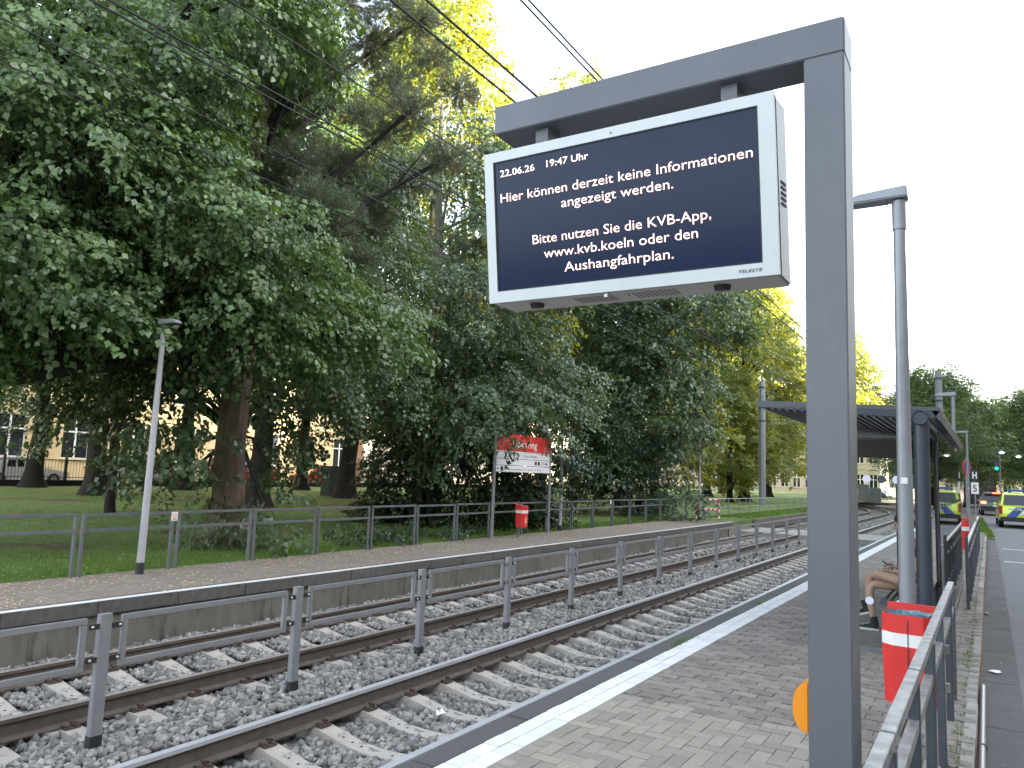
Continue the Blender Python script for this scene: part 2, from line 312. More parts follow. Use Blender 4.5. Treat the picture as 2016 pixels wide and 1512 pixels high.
# grey herringbone field
a=.0945; g=.0022
hb=MB(); hb.box(g,2*a-g,g,a-g,-.06,0,bev=.004); mh=mesh('paver',hb,m_paver); vb=MB(); vb.box(g,a-g,g,2*a-g,-.06,0,bev=.004); mv=mesh('paver',vb,m_paver)
XL,XR=-2.365,-.31; nb=0; more=MB(); ys=1.2+44*.0945; cnt=[]
for i in range(int((XR-XL)/a)+1):
    for j in range(0,int((ys-1.2)/a)+1):
        k=(i-j)%4; x=XL+i*a; y=1.2+j*a
        if k==0 and x+2*a<XR+.02 : cnt.append((x,y,mh,2*a,a))
        elif k==3 and y+2*a<ys+.001: cnt.append((x,y,mv,a,2*a))
        elif (i==0 and k==1): more.box(x+g,x+a-g,y+g,y+a-g,-.06,0)
        elif (k==3): more.box(x+g,x+a-g,y+g,y+a-g,-.06,0)
cnt.sort(key=lambda q:-(q[1] if q[0]<-.62 else -9)); 
vis=[c for c in cnt if c[1]>2.55+.25*(c[0]+2.4)*0 and c[0]<-.5]; vis.sort(key=lambda q:q[1])
vs=set(id(c) for c in [c for c in vis if c[1]>2.7][:300])
for c in cnt:
    dz=random.uniform(-.0022,.0022)
    if id(c) in vs: inst('paver',c[2],rp,(c[0],c[1],dz))
    else: more.box(c[0]+g,c[0]+c[3]-g,c[1]+g,c[1]+c[4]-g,-.06,dz)
o=part('paver',more,m_paver,rp); o['kind']='stuff'
# dark interlocking pavers
def zig(w,l,g=.0028,z=.007):
    p=[]
    xs=[0,.25*w,.35*w,.65*w,.75*w,w]; zz=[0,z,-z,-z,z,0] if False else [0,0,z*1.6,z*1.6,0,0]
    lo=[(x,g+q) for x,q in zip(xs,zz)]; hi=[(x,l-g+q) for x,q in zip(xs,zz)]
    lo[0]=(g,lo[0][1]); hi[0]=(g,hi[0][1]); lo[-1]=(w-g,lo[-1][1]); hi[-1]=(w-g,hi[-1][1])
    mid_r=[(w-g+.004,l*.35),(w-g+.004,l*.65)]; mid_l=[(g+.004,l*.65),(g+.004,l*.35)]
    return lo+mid_r+hi[::-1]+mid_l
w,l=.186,.125; zb=MB(); zb.prism(zig(w,l),'z',-.06,0); mz=mesh('interlocking_paver',zb,m_paver2); k=0; more=MB(); y=ys+.006; row=0
poly=zig(w,l)
while y<Y1:
    x=XL+(-.5*w if row%2 else 0)
    while x<-.31:
        if x>XL-.12:
            dz=random.uniform(-.004,.003); xx=max(x,XL-.1)
            if k<300 and x>XL and x<-.42: inst('interlocking_paver',mz,rp,(x,y,dz)); k+=1
            elif y<16: more.prism([(max(px+x,XL+.003),py+y) for px,py in poly],'z',-.06,dz)
            else: more.box(max(x,XL)+.003,x+w-.003,y+.003,y+l-.003,-.06,dz)
        x+=w
    y+=l; row+=1
o=part('interlocking_paver',more,m_paver2,rp); o['kind']='stuff'
# small cobble strip and kerb beside the road
cb=MB(); y=1.0; 
while y<30:
    x=-.305
    while x<-.20:
        s=random.uniform(.045,.06); cb.box(x+.003,x+s-.003,y+random.uniform(0,.01),y+.055,-.05,random.uniform(-.008,.004)-.004,bev=.008); x+=s
    y+=.062
o=part('cobble',cb,M('cobble_grey',(.15,.14,.125),.9,col2=(.24,.23,.21),scale=25,bump=.6,bscale=80,island=.25,wear=((.06,.09,.03),3,.63)),rp); o['kind']='stuff'
kb=MB(); kb.box(-.20,-.125,.004,.996,-.3,0,bev=.006); m_k2=M('road_kerb_concrete',(.22,.21,.185),.9,col2=(.3,.29,.26),scale=9,bump=.6,bscale=80,wear=((.10,.055,.035),3,.6),island=.15)
me=mesh('road_kerb_stone',kb,m_k2,bevel=.006)
for i in range(33): inst('road_kerb_stone',me,rp,(random.uniform(-.004,.004),-1+i,random.uniform(-.006,.004)))
b=MB()
for y in np.arange(0,31,.5): b.box(-.124,-.105+random.uniform(-.006,.01),y,y+.5,-.12,-.0965+random.uniform(-.001,.001))
o=part('gutter_dirt',b,M('rusty_gutter_dirt',(.10,.05,.032),.95,col2=(.17,.12,.085),scale=9,bump=.6,bscale=80),rp); o['kind']='stuff'
# weeds and litter along the kerb
def blades(name,pts,h,mat,spread=.02,wid=.0035,n=1,kind='stuff',lean=.5):
    P=np.repeat(np.asarray(pts,float),n,axis=0); N=len(P); P=P+np.c_[rng.normal(0,spread,(N,2)),np.zeros(N)]
    H=h*rng.uniform(.5,1.3,N); a=rng.uniform(0,2*np.pi,N); d=np.c_[np.cos(a),np.sin(a),np.zeros(N)]
    b2=rng.uniform(0,2*np.pi,N); t=np.c_[np.cos(b2),np.sin(b2),np.zeros(N)]*(H*lean*rng.uniform(0,1,N))[:,None]
    V=np.stack([P-d*wid,P+d*wid,P+t+np.c_[np.zeros((N,2)),H]],1); o=link(bpy.data.objects.new(name,npmesh(name,V,3,mat)))
    o['kind']=kind; return o
pts=[(random.gauss(-.22,.03),y,-.005) for y in [random.choice((5.6,6.1,7.5,8.4,8.9,9.6,11,13,17,21,25))+random.gauss(0,.18) for _ in range(200)]]
pts+=[(random.gauss(-2.62,.02),random.gauss(yy,.12),0) for yy in (7.4,7.6,10.5) for _ in range(22)]
blades('weeds',pts,.035,m_grassb,.012,.003,3)
# ---------------------------------------------------------------- left platform
LX0,LX1,LY0,LY1=-10.42,-8.45,-6,29.4
lp=thing('platform',None,None,(0,0,0)); lp['kind']='structure'
m_lpave=M('reddish_grey_paving',(.20,.165,.138),.95,col2=(.27,.228,.195),scale=14,bump=.5,bscale=60,wear=((.2,.165,.13),1.3,.6))
N=m_lpave.node_tree.nodes; L=m_lpave.node_tree.links
bt=N.new('ShaderNodeTexBrick'); bt.inputs['Scale'].default_value=1; bt.inputs['Brick Width'].default_value=.2; bt.inputs['Row Height'].default_value=.1; bt.inputs['Mortar Size'].default_value=.006
bt.inputs['Color1'].default_value=(1,1,1,1); bt.inputs['Color2'].default_value=(.8,.8,.8,1); bt.inputs['Mortar'].default_value=(.45,.45,.45,1)
tc=[n for n in N if n.type=='TEX_COORD'][0]; L.new(tc.outputs['Object'],bt.inputs[0]); mxm=N.new('ShaderNodeMix'); mxm.data_type='RGBA'; mxm.blend_type='MULTIPLY'; mxm.inputs[0].default_value=1
bs=N['Principled BSDF'].inputs['Base Color']; srcl=bs.links[0].from_socket; L.new(srcl,mxm.inputs[6]); L.new(bt.outputs[0],mxm.inputs[7]); L.new(mxm.outputs[2],bs)
b=MB(); b.box(LX0,LX1-.22,LY0,LY1,-.6,0); part('paving',b,m_lpave,lp)
b=MB(); b.add([(LX0,LY1,0),(LX1,LY1,0),(LX1,LY1+5,-.46),(LX0,LY1+5,-.46),(LX0,LY1,-.6),(LX1,LY1,-.6),(LX1,LY1+5,-.6),(LX0,LY1+5,-.6)],[(0,1,2,3),(0,4,5,1),(1,5,6,2),(2,6,7,3),(3,7,4,0)]); part('ramp',b,m_lpave,lp)
kb=MB(); kb.box(LX1-.22,LX1,.002,.998,-.15,0,bev=.006); me=mesh('kerb_stone',kb,M('kerb_weathered',(.06,.058,.054),.9,col2=(.11,.105,.095),scale=14,bump=.5,bscale=90,island=.1,wear=((.05,.05,.045),4,.58)),bevel=.006)
wb=MB(); wb.box(LX1-.2,LX1-.045,.0015,1.4985,-.62,-.15); mwp=mesh('wall_panel',wb,m_wallc)
lb=MB(); lb.box(LX1-.125,LX1-.018,0,1,0,.004); mln=mesh('white_edge_line',lb,m_white)
for i in range(int(LY1-LY0)+1): inst('kerb_stone',me,lp,(random.uniform(-.006,.006),LY0+i,random.uniform(-.004,.004))); inst('white_edge_line',mln,lp,(random.uniform(-.004,.004),LY0+i,.001))
for i in range(24): inst('wall_panel',mwp,lp,(random.uniform(-.01,.01),LY0+i*1.5,0))
# concrete level crossing across both tracks
cx=thing('track_crossing',None,None,(0,0,0)); cx['kind']='structure'
m_cr=M('crossing_concrete',(.26,.25,.23),.9,col2=(.33,.32,.3),scale=3,bump=.3)
for x0,x1 in ((-8.42,-7.64),(-7.52,-6.30),(-6.18,-4.83),(-4.70,-3.47),(-3.34,-2.83)):
    for k in range(3): b=MB(); b.box(x0,x1-.004,30.6+k*1.1,31.69+k*1.1,-.56,-.352); part('crossing_slab',b,m_cr,cx)
# fallen blossom and leaves
def scatter_flat(name,pts,s0,s1,mat,lift=.004):
    N=len(pts); P=np.asarray(pts,float); s=rng.uniform(s0,s1,N)[:,None]; a=rng.uniform(0,2*np.pi,N); d=np.c_[np.cos(a),np.sin(a),rng.uniform(-.2,.2,N)]; e=np.c_[-np.sin(a),np.cos(a),rng.uniform(-.25,.25,N)]
    P[:,2]+=lift+s[:,0]*.3
    V=np.stack([P-d*s,P-e*s*.4,P+d*s,P+e*s*.4],1); o=link(bpy.data.objects.new(name,npmesh(name,V,4,mat))); o['kind']='stuff'; return o
pts=[(LX0+.05+abs(random.gauss(0,.75)),random.uniform(2,29),0) for _ in range(3600)]; pts=[p for p in pts if p[0]<LX1-.03]
for _ in range(26):
    cx0,cy=random.uniform(LX0,LX1-.1),random.uniform(3,18)
    pts+=[(min(LX1-.03,max(LX0,random.gauss(cx0,.13))),random.gauss(cy,.3),0) for _ in range(45)]
pts+=[(random.uniform(-12.5,LX0),random.uniform(3,28),.02) for _ in range(2600)]
scatter_flat('fallen_blossom',pts,.010,.026,m_petal)
m_dry=M('dry_leaf',(.16,.09,.035),.9,col2=(.09,.05,.02),scale=3,island=.4)
scatter_flat('dry_leaves',[(random.uniform(-24,-11.5),random.uniform(6,26),.045) for _ in range(9000)]+[(random.uniform(-40,-24),random.uniform(12,50),.05) for _ in range(5000)],.02,.05,m_dry)
scatter_flat('cigarette_ends',[(random.uniform(-.3,.17),random.uniform(2,22),-.098 if random.random()<.6 else -.0) for _ in range(60)],.006,.014,m_whitep)
# grass blades
gp=np.c_[-10.44-np.abs(rng.exponential(1.6,26000)),rng.uniform(3.5,30,26000),np.zeros(26000)]; gp=gp[gp[:,0]>-16]
blades('grass',gp,.07,m_grassb,.02,.006,2)
gp=np.c_[rng.uniform(-34,-12,16000),rng.uniform(8,55,16000),np.zeros(16000)]; blades('grass',gp,.075,m_grassb,.05,.012,2)
gp=np.c_[rng.uniform(-10.4,-8.8,3000),rng.uniform(34,60,3000),np.full(3000,-.04)]; blades('grass',gp,.08,m_grassb,.05,.015,2)
# ---------------------------------------------------------------- tracks
def bend(x,y):
    """tracks run straight to y=60 and then swing away to the left"""
    if y<=60: return Vector((x,y,0)),0
    Rr=42+(x+7); t=(y-60)/42; t=min(t,1.45); return Vector((-49+Rr*math.cos(t),60+Rr*math.sin(t),0)),t
rail_poly=[(-.0335,0),(-.0335,-.028),(-.01,-.04),(-.008,-.13),(-.06,-.148),(-.06,-.16),(.06,-.16),(.06,-.148),(.008,-.13),(.01,-.04),(.0335,-.028),(.0335,0)]
sleeper=MB()
prof=[(-1.22,-.09),(-1.16,-.03),(-1.0,-.012),(-.86,.0),(-.58,.0),(-.42,-.026),(-.22,-.066),(0,-.078),(.22,-.066),(.42,-.026),(.58,0),(.86,0),(1.0,-.012),(1.16,-.03),(1.22,-.09)]
vs=[];
for x,z in prof: vs+=[(x,-.125,-.2),(x,-.082,z),(x,.082,z),(x,.125,-.2)]
fs=[]
for i in range(len(prof)-1):
    for k in range(3): fs.append((i*4+k,i*4+k+1,i*4+4+k+1,i*4+4+k))
fs+=[(0,1,2,3),tuple(len(vs)-4+k for k in (3,2,1,0))]; sleeper.add(vs,fs); m_sl=mesh('sleeper',sleeper,m_sleeper,smooth=True)
hole=MB()
for x in (-.36,-.26,-.16,.16,.26,.36): hole.cyl((x,0,-.07),(x,0,np.interp(x,[p[0] for p in prof],[p[1] for p in prof])+.0015),.014,n=8)
m_hl=mesh('cast_hole',hole,m_clip)
clip=MB()
clip.tube([(.05,-.05,.018),(.085,-.055,.03),(.115,-.03,.02),(.075,0,.028),(.115,.03,.02),(.085,.055,.03),(.05,.05,.018)],.0085,5)
clip.cyl((.085,0,0),(.085,0,.05),.011,n=6); clip.box(.07,.10,-.014,.014,.045,.058); clip.box(.03,.125,-.06,.06,0,.012); m_cl=mesh('rail_clip',clip,m_clip)
ZR=-.35
def track(cxx,label,topmat,y_off,clips_to):
    t=thing('tram_track',label,'track',(cxx,0,ZR),0)
    for sgn in (-1,1):
        vs=[];ysr=list(np.arange(-12,60,4))+list(np.arange(60,122,1.5)); n=len(rail_poly)
        for y in ysr:
            c,a=bend(cxx+sgn*.6725,y); nx=Vector((math.cos(a),math.sin(a),0))
            for px,pz in rail_poly: q=c+nx*px; vs.append((q.x-cxx,q.y,pz))
        rb=MB(); fs=[];
        rb.v=vs
        for i in range(len(ysr)-1):
            for k in range(n): rb.f.append((i*n+k,i*n+(k+1)%n,(i+1)*n+(k+1)%n,(i+1)*n+k)); rb.m.append(1 if (k==n-1 or (k in (0,n-2) and cxx>-5)) else 0)
        part('rail',rb,[m_railside,topmat],t)
    N=int((118+2)/.562)
    for i in range(N):
        y=-1.5+y_off+i*.562; c,a=bend(cxx,y); s=inst('sleeper',m_sl,t,(c.x-cxx,c.y,-.163),(0,0,a+random.uniform(-.01,.01)))
        if y<clips_to and y>1:
            inst('cast_hole',m_hl,s)['kind']='stuff'
            for sg,sd2 in ((-1,-1),(-1,1),(1,-1),(1,1)): inst('rail_clip',m_cl,s,(sg*.6725,0,.002),(0,0,0 if sd2>0 else math.pi))
    return t
ypos=4.75-.0
track(-4.0875,'near tram track with polished rail tops beside the paved platform',m_railtop,(4.75+1.5)%.562,22)
track(-6.9125,'far tram track with brownish rails below the concrete wall of the opposite platform',m_railtop2,(3.513+1.5)%.562,16)
# ---------------------------------------------------------------- ballast stones
def stones(n,x0,x1,y0,y1,s0,s1,zf):
    X=rng.uniform(x0,x1,n); Y=rng.uniform(y0,y1,n); s=rng.uniform(s0,s1,n)
    Z=zf(X,Y)+rng.uniform(-.012,.022,n); return np.c_[X,Y,Z],s
def zf(X,Y):
    z=np.full(len(X),-.562)
    for c,off,xc in ((-4.0875,(4.75+1.5)%.562,1),(-6.9125,(3.513+1.5)%.562,1)):
        pass
    z=np.where((X>-5.85)&(X<-5.15),-.505,z); z=np.where((X>-5.15)&(X<-4.86),-.53,z); z=np.where((X>-4.72)&(X<-2.75),-.600,z); return z
def keep(P,s):
    """stones lie between the sleepers, not on them nor on the rails"""
    k=np.ones(len(P),bool)
    for c,off in ((-4.0875,(4.75+1.5)%.562-1.5),(-6.9125,(3.513+1.5)%.562-1.5)):
        ph=(P[:,1]-off+.281)%.562-.281; inx=np.abs(P[:,0]-c)<(1.20 if c<-5 else 1.10); k&=~(inx&(np.abs(ph)<.122))
        for sg in (-1,1): k&=np.abs(P[:,0]-c-sg*.6725)>.075
    k&=~((P[:,1]>30.5)&(P[:,1]<34))
    return P[k],s[k]
sets=[stones(38000,-8.46,-2.8,2.0,9.5,.013,.032,zf),stones(26000,-8.46,-2.8,9.5,20,.020,.034,zf),stones(15000,-8.46,-2.8,20,42,.028,.045,zf),stones(5000,-8.9,-2.7,42,62,.035,.06,zf)]
P=np.concatenate([q[0] for q in sets]); s=np.concatenate([q[1] for q in sets]); P,s=keep(P,s)
# some stones spill onto the sleeper ends of the near edge
N_=len(P); base=np.array([(-1,-1,-1),(1,-1,-1),(1,1,-1),(-1,1,-1),(-1,-1,1),(1,-1,1),(1,1,1),(-1,1,1)],float)
Vt=base[None]*rng.uniform(.45,1.15,(N_,8,3))*rng.uniform(.6,1.35,(N_,1,3))
q=rng.normal(size=(N_,4)); q/=np.linalg.norm(q,axis=1)[:,None]; w_,x_,y_,z_=q.T
Rm=np.stack([np.stack([1-2*(y_**2+z_**2),2*(x_*y_-w_*z_),2*(x_*z_+w_*y_)],1),np.stack([2*(x_*y_+w_*z_),1-2*(x_**2+z_**2),2*(y_*z_-w_*x_)],1),np.stack([2*(x_*z_-w_*y_),2*(y_*z_+w_*x_),1-2*(x_**2+y_**2)],1)],1)
Vt=np.einsum('nij,nkj->nki',Rm,Vt)*s[:,None,None]+P[:,None,:]
Fb=np.array([(0,3,2,1),(4,5,6,7),(0,1,5,4),(1,2,6,5),(2,3,7,6),(3,0,4,7)]); F=(Fb[None]+8*np.arange(N_)[:,None,None]).reshape(-1,4)
o=link(bpy.data.objects.new('ballast',npmesh_idx('ballast',Vt.reshape(-1,3),F,m_stone))); o['kind']='stuff'
# crumpled foil between the sleepers
def crumple(name,label,cat,loc,s,mat,flat=.6,seed=3):
    rr=random.Random(seed); b=MB(); b.sphere((0,0,0),s,s*1.3,s*flat,9,6); b.v=[tuple(c*rr.uniform(.55,1.2) for c in v) for v in b.v]; o=part(name,b,mat); o.location=loc; tag(o,label,cat); return o
crumple('crumpled_foil','crumpled silver foil lying on the ballast between the near rails','foil',(-4.13,5.62,-.50),.045,M('foil',(.75,.77,.8),.25,.8))
crumple('crushed_can','flattened pale carton lying on the asphalt gutter strip','litter',(-.0,8.72,-.085),.05,m_whitep,.22,5)
crumple('crumpled_wrapper','small crumpled brown wrapper by the road kerb nearer the shelter','litter',(-.085,12.6,-.085),.045,M('wrapper',(.3,.22,.14),.7),.5,9)
# ================================================================= BIG DISPLAY
dp=thing('display_post','tall grey square post with cantilever arm in the foreground, holding up the departure display','post',(-.50,3.09,0))
def loc(b,p):
    l=p.location; b.v=[(x-l.x,y-l.y,z-l.z) for x,y,z in b.v]; return b
b=MB(); b.box(-.575,-.426,3.0,3.19,-.02,3.2645); part('post',loc(b,dp),m_post,dp,bevel=.005)
b=MB(); b.box(-2.04,-.426,3.0,3.19,3.264,3.407); part('arm',loc(b,dp),m_post,dp,bevel=.004)
b=MB(); b.box(-.4258,-.4238,3.008,3.182,3.262,3.40); part('end_cap',loc(b,dp),m_steel,dp)
for x in (-.575,-.426): b=MB(); b.box(x-.0015,x+.0015,3.01,3.18,0,.01)
for x0 in (-1.825,-.918):
    b=MB(); b.box(x0,x0+.068,3.045,3.053,3.10,3.264); b.box(x0+.060,x0+.068,3.053,3.15,3.10,3.264); b.box(x0,x0+.068,3.145,3.153,3.10,3.264); part('hanger_bracket',loc(b,dp),m_post,dp)
b=MB(); b.box(-.62,-.38,2.95,3.24,-.015,.003); part('foot_plate',loc(b,dp),m_post,dp)
# orange push-button housing on the side of the post
ob=thing('request_button','orange half-round button housing on the left side of the display post','button box',(-.577,3.09,.79))
b=MB(); pts=[(0,-.09)]+[(-.058*math.cos(t)**.8 if math.cos(t)>0 else 0,.088*math.sin(t)) for t in np.linspace(-1.1,1.5,12)]+[(0,.09)]
b.prism([(x,z) for x,z in pts],'y',-.07,.07); part('housing',b,m_orange,ob,bevel=.006)
b=MB(); b.cyl((-.058,0,0),(-.062,0,0),.022,n=14); part('button',b,m_blackp,ob)
# the display itself
FY=2.925; DX0,DX1,DZ0,DZ1=-2.041,-.675,2.420,3.143
dd=thing('information_display','wide departure display with pale frame and dark blue screen showing a German notice','display',(-1.34,3.04,3.12))
b=MB(); b.prism([(FY+.02,DZ0+.003),(FY+.02,DZ1-.004),(FY+.225,DZ1-.004),(FY+.225,DZ0-.026)],'x',DX0+.004,DX1-.004); part('housing',loc(b,dd),[m_side],dd,bevel=.006)
SX0,SX1,SZ0,SZ1=-1.992,-.737,2.473,3.097
b=MB()
for q in ((DX0,SX0,DZ0,DZ1),(SX1,DX1,DZ0,DZ1),(SX0,SX1,DZ0,SZ0),(SX0,SX1,SZ1,DZ1)): b.box(q[0],q[1],FY,FY+.022,q[2],q[3])
part('bezel',loc(b,dd),m_alu,dd)
b=MB()
for q in ((SX0,SX0+.006,SZ0,SZ1),(SX1-.006,SX1,SZ0,SZ1),(SX0+.006,SX1-.006,SZ0,SZ0+.005),(SX0+.006,SX1-.006,SZ1-.005,SZ1)): b.box(q[0],q[1],FY+.003,FY+.012,q[2],q[3])
part('screen_gasket',loc(b,dd),m_blackp,dd)
b=MB(); b.box(SX0,SX1,FY+.008,FY+.02,SZ0,SZ1); scr=part('screen',loc(b,dd),m_screen,dd)
class off: pass
def ptxt(s,x0,x1,z,h,mat,dy=0,**k):
    l=dd.location; return text(s,dd,mat,x0-l.x,x1-l.x,z-l.z,h,FY+dy-l.y,**k)
LINES=[('22.06.26', -1.9564, -1.7662, 3.0222, 0.033, 0.014), ('19:47 Uhr', -1.7014, -1.4871, 3.0255, 0.033, 0.014), ('Hier können derzeit keine Informationen', -1.9583, -0.7635, 2.8989, 0.0455, 0.006), ('angezeigt werden.', -1.6308, -1.0967, 2.8285, 0.0455, 0.006), ('Bitte nutzen Sie die KVB-App,', -1.7889, -0.9399, 2.6784, 0.0455, 0.006), ('www.kvb.koeln oder den', -1.7306, -0.998, 2.6071, 0.0455, 0.006), ('Aushangfahrplan.', -1.6262, -1.1057, 2.5332, 0.0455, 0.006)]
for s,x0,x1,z,h,bo in LINES:
    ptxt(s,x0,x1,z,h,m_txt,.0055,bold=bo-.016); ptxt(s,x0-.001,x1+.001,z,h,m_txtglow,.0068,bold=bo+.002,name='text_fringe')
ptxt('TELESTE',-.834,-.738,2.440,.0125,m_ink,-.0012,bold=.012,shear=.25,name='maker_lettering')
US=lambda y:DZ0+.003-.1415*(y-FY-.02)
b=MB(); b.prism([(FY+.03,US(FY+.03)-.003),(FY+.03,US(FY+.03)+.003),(FY+.22,US(FY+.22)+.003),(FY+.22,US(FY+.22)-.003)],'x',DX0+.012,DX1-.012); part('underside_panel',loc(b,dd),m_under,dd)
for x0,x1 in ((-1.62,-1.42),(-1.33,-1.12)):
    for i in range(10): xx=x0+(x1-x0)*i/10; b=MB(); b.prism([(FY+.07,US(FY+.07)-.0045),(FY+.07,US(FY+.07)-.002),(FY+.17,US(FY+.17)-.002),(FY+.17,US(FY+.17)-.0045)],'x',xx,xx+.009); part('vent_slot',loc(b,dd),m_post,dd)
for x in (-1.83,-.93): b=MB(); b.cyl((x,FY+.10,DZ0-.008),(x,FY+.10,DZ0-.032),.036,.032,n=20); part('sensor_cap',loc(b,dd),m_blackp,dd,smooth=True)
for x in (-1.43,-1.36): b=MB(); b.cyl((x,FY+.03+.06*(x>-1.4),DZ0-.003),(x,FY+.03+.06*(x>-1.4),DZ0-.02),.014,n=10); part('lock',loc(b,dd),m_bolt,dd)
for k in range(5): b=MB(); b.box(DX1-.0045,DX1-.001,FY+.10,FY+.18,2.80-.022*k,2.81-.022*k); part('side_vent',loc(b,dd),m_kerb,dd)
b=MB(); b.box(DX1-.006,DX1-.002,FY+.05,FY+.054,DZ0+.004,DZ1-.004); part('door_seam',loc(b,dd),m_kerb,dd)
b=MB(); b.sphere((-1.37,FY-.001,DZ1-.027),.004); part('bezel_screw',loc(b,dd),m_blackp,dd)
dd.rotation_euler=(R(8),0,0)   # the panel is tilted down towards the waiting passengers
# ================================================================= CENTRE BARRIER between the tracks
cb=thing('track_barrier','low grey steel barrier with hollow rectangular panels running between the two tracks','barrier',(-5.56,0,0))
b=MB(); b.box(-.03,.03,-.045,.045,-.42,.455,bev=.006); mp=mesh('post',b,m_steel)
b=MB(); b.box(-.033,.033,-.048,.048,-.62,-.40,bev=.004); mf=mesh('black_foot',b,m_blackp)
pan=MB(); PL=1.60; z0,z1,t=.065,.437,.043
pan.box(-.018,.018,0,PL,z1-t,z1); pan.box(-.018,.018,0,PL,z0,z0+t); pan.box(-.018,.018,0,t,z0+t,z1-t); pan.box(-.018,.018,PL-t,PL,z0+t,z1-t); mpn=mesh('panel_frame',pan,m_steel,bevel=.004)
br=MB(); br.box(-.004,.004,0,.075,-.02,.02); mbr=mesh('bracket',br,m_blackp)
bo=MB(); bo.sphere((0,0,0),.013,n=8,m=5); mbo=mesh('bolt',bo,m_bolt,smooth=True)
SP=1.868
for i in range(-2,15):
    y=3.35+i*SP; p=inst('post',mp,cb,(0,y,0),(0,0,random.uniform(-.01,.01))); inst('black_foot',mf,p)
    if i<14:
        q=inst('panel_frame',mpn,cb,(0,y+(SP-PL)/2,random.uniform(-.004,.004)))
        if i<8:
            for zz in (.135,.37):
                for yy in (-.085,PL+.01): 
                    k=inst('bracket',mbr,q,(.022,yy+(0 if yy<0 else 0),zz))
                    inst('bolt',mbo,q,(.03,yy+(.055 if yy<0 else .02),zz))
# ================================================================= PLATFORM RAILINGS
def rail_section(name,L,h,mid,mats,thick=.04,mt=None):
    """one frame: two legs, top rail, middle rail; returns meshes"""
    t=thick
    lg=MB(); lg.box(-t/2,t/2,-t/2,t/2,-.05,h-t,bev=.003); tp=MB(); tp.box(-t/2,t/2,-t/2,L+t/2,h-t,h,bev=.003); md=MB(); md.box(-t/2+.002,t/2-.002,t/2,L-t/2,mid-t,mid)
    return mesh('leg',lg,mats[0]),mesh('top_rail',tp,mats[1],bevel=.003),mesh('middle_rail',md,mats[0])
lr=thing('platform_railing','long dark steel railing of paired posts between the far platform and the park','railing',(-10.33,0,0))
SPL=1.423; A,B_,C_=rail_section('x',SPL-.105,.84,.63,(m_steelD,m_steelD))
for i in range(-2,18):
    y=5.76+.04+i*SPL; dz=0
    inst('leg',A,lr,(0,y,dz),(random.uniform(-.012,.012),random.uniform(-.012,.012),0)); inst('leg',A,lr,(0,y+SPL-.105,dz),(random.uniform(-.012,.012),random.uniform(-.01,.01),0)); inst('top_rail',B_,lr,(0,y,dz+random.uniform(-.006,.006))); inst('middle_rail',C_,lr,(0,y,dz))
b=MB(); b.box(.021,.025,7.085,7.185,.70,.83); sgn=part('notice_plate',b,m_whitep,lr)
b=MB(); b.tube([(.026,7.135+.03*math.cos(a),.775+.03*math.sin(a)) for a in np.linspace(0,2*math.pi,14)],.004,4); b.box(.0255,.028,7.112,7.158,.772,.778); part('prohibition_ring',b,m_red,sgn)
for k in range(2): b=MB(); b.box(.0252,.0262,7.1,7.17,.726-.012*k,.731-.012*k); part('small_print',b,m_ink,sgn)
b=MB(); b.box(.021,.025,22.62,22.70,.70,.83); part('notice_plate',b,m_whitep,lr)
# right-hand railing next to the camera (polished tops)
A2,B2,C2=rail_section('x',.86,.88,.70,(m_shel2,m_steelT),thick=.042)
m_rr=M('right_rail_steel',(.06,.07,.085),.4,.6,col2=(.10,.115,.135),scale=6); A2.materials[0]=m_rr; C2.materials[0]=m_steelT
def rrail(label,ys,x,xs=None):
    t=thing('platform_railing',label,'railing',(x,ys[0],0))
    for i,(ya,yb) in enumerate(zip(ys[:-1],ys[1:])):
        L=yb-ya-.055
        for yy in (ya,ya+L): inst('leg',A2,t,(0,yy-ys[0],0),(random.uniform(-.006,.006),random.uniform(-.006,.006),0))
        q=inst('top_rail',B2,t,(0,ya-ys[0],0)); q.scale=(1,(L+.042)/(.86+.042),1); q=inst('middle_rail',C2,t,(0,ya-ys[0],0)); q.scale=(1,L/.86,1)
    return t
t=rrail('steel railing with worn shiny top rail along the road edge nearest the camera',[-.2,.74,1.68,2.63,3.56,4.43,5.37,6.41,7.02],-.277)
for y,z in ((5.39,.62),(5.39,.40)): b=MB(); b.box(.022,.045,y+.2-.014,y+.2+.014,z,z+.05); part('hinge_lug',b,m_steelT,t)
b=MB(); b.cyl((-.006,2.60+.2-.0,.859),(-.006,2.594+.2-.0,.859),.006,n=10); part('drain_hole',b,m_blackp,t)
t2=rrail('further length of steel railing beyond the shelter glass with a red bin beside it',[12.2]+[12.2+.96*i for i in range(1,14)],-.285)
b=MB(); b.box(-.02,.02,-.02,.02,-.05,.97); inst('end_post',mesh('end_post',b,m_rr),t2,(0,-.05,0))
# pipe in the gutter
pp=thing('cable_conduit','pale metal conduit pipe lying in the gutter beside the kerb','pipe',(-.083,2,-.075))
b=MB(); b.tube([(0,-2,0),(.002,1,0),(-.003,3.3,.002),(-.012,5.95,.0)],.019,10); part('pipe',b,M('galvanised',(.42,.42,.41),.45,.6,col2=(.3,.3,.3),scale=30),pp,smooth=True)
for y in (2.1,4.1): b=MB(); b.cyl((0,y,0),(0,y+.02,0),.024,n=12); part('clamp',b,m_kerb,pp)
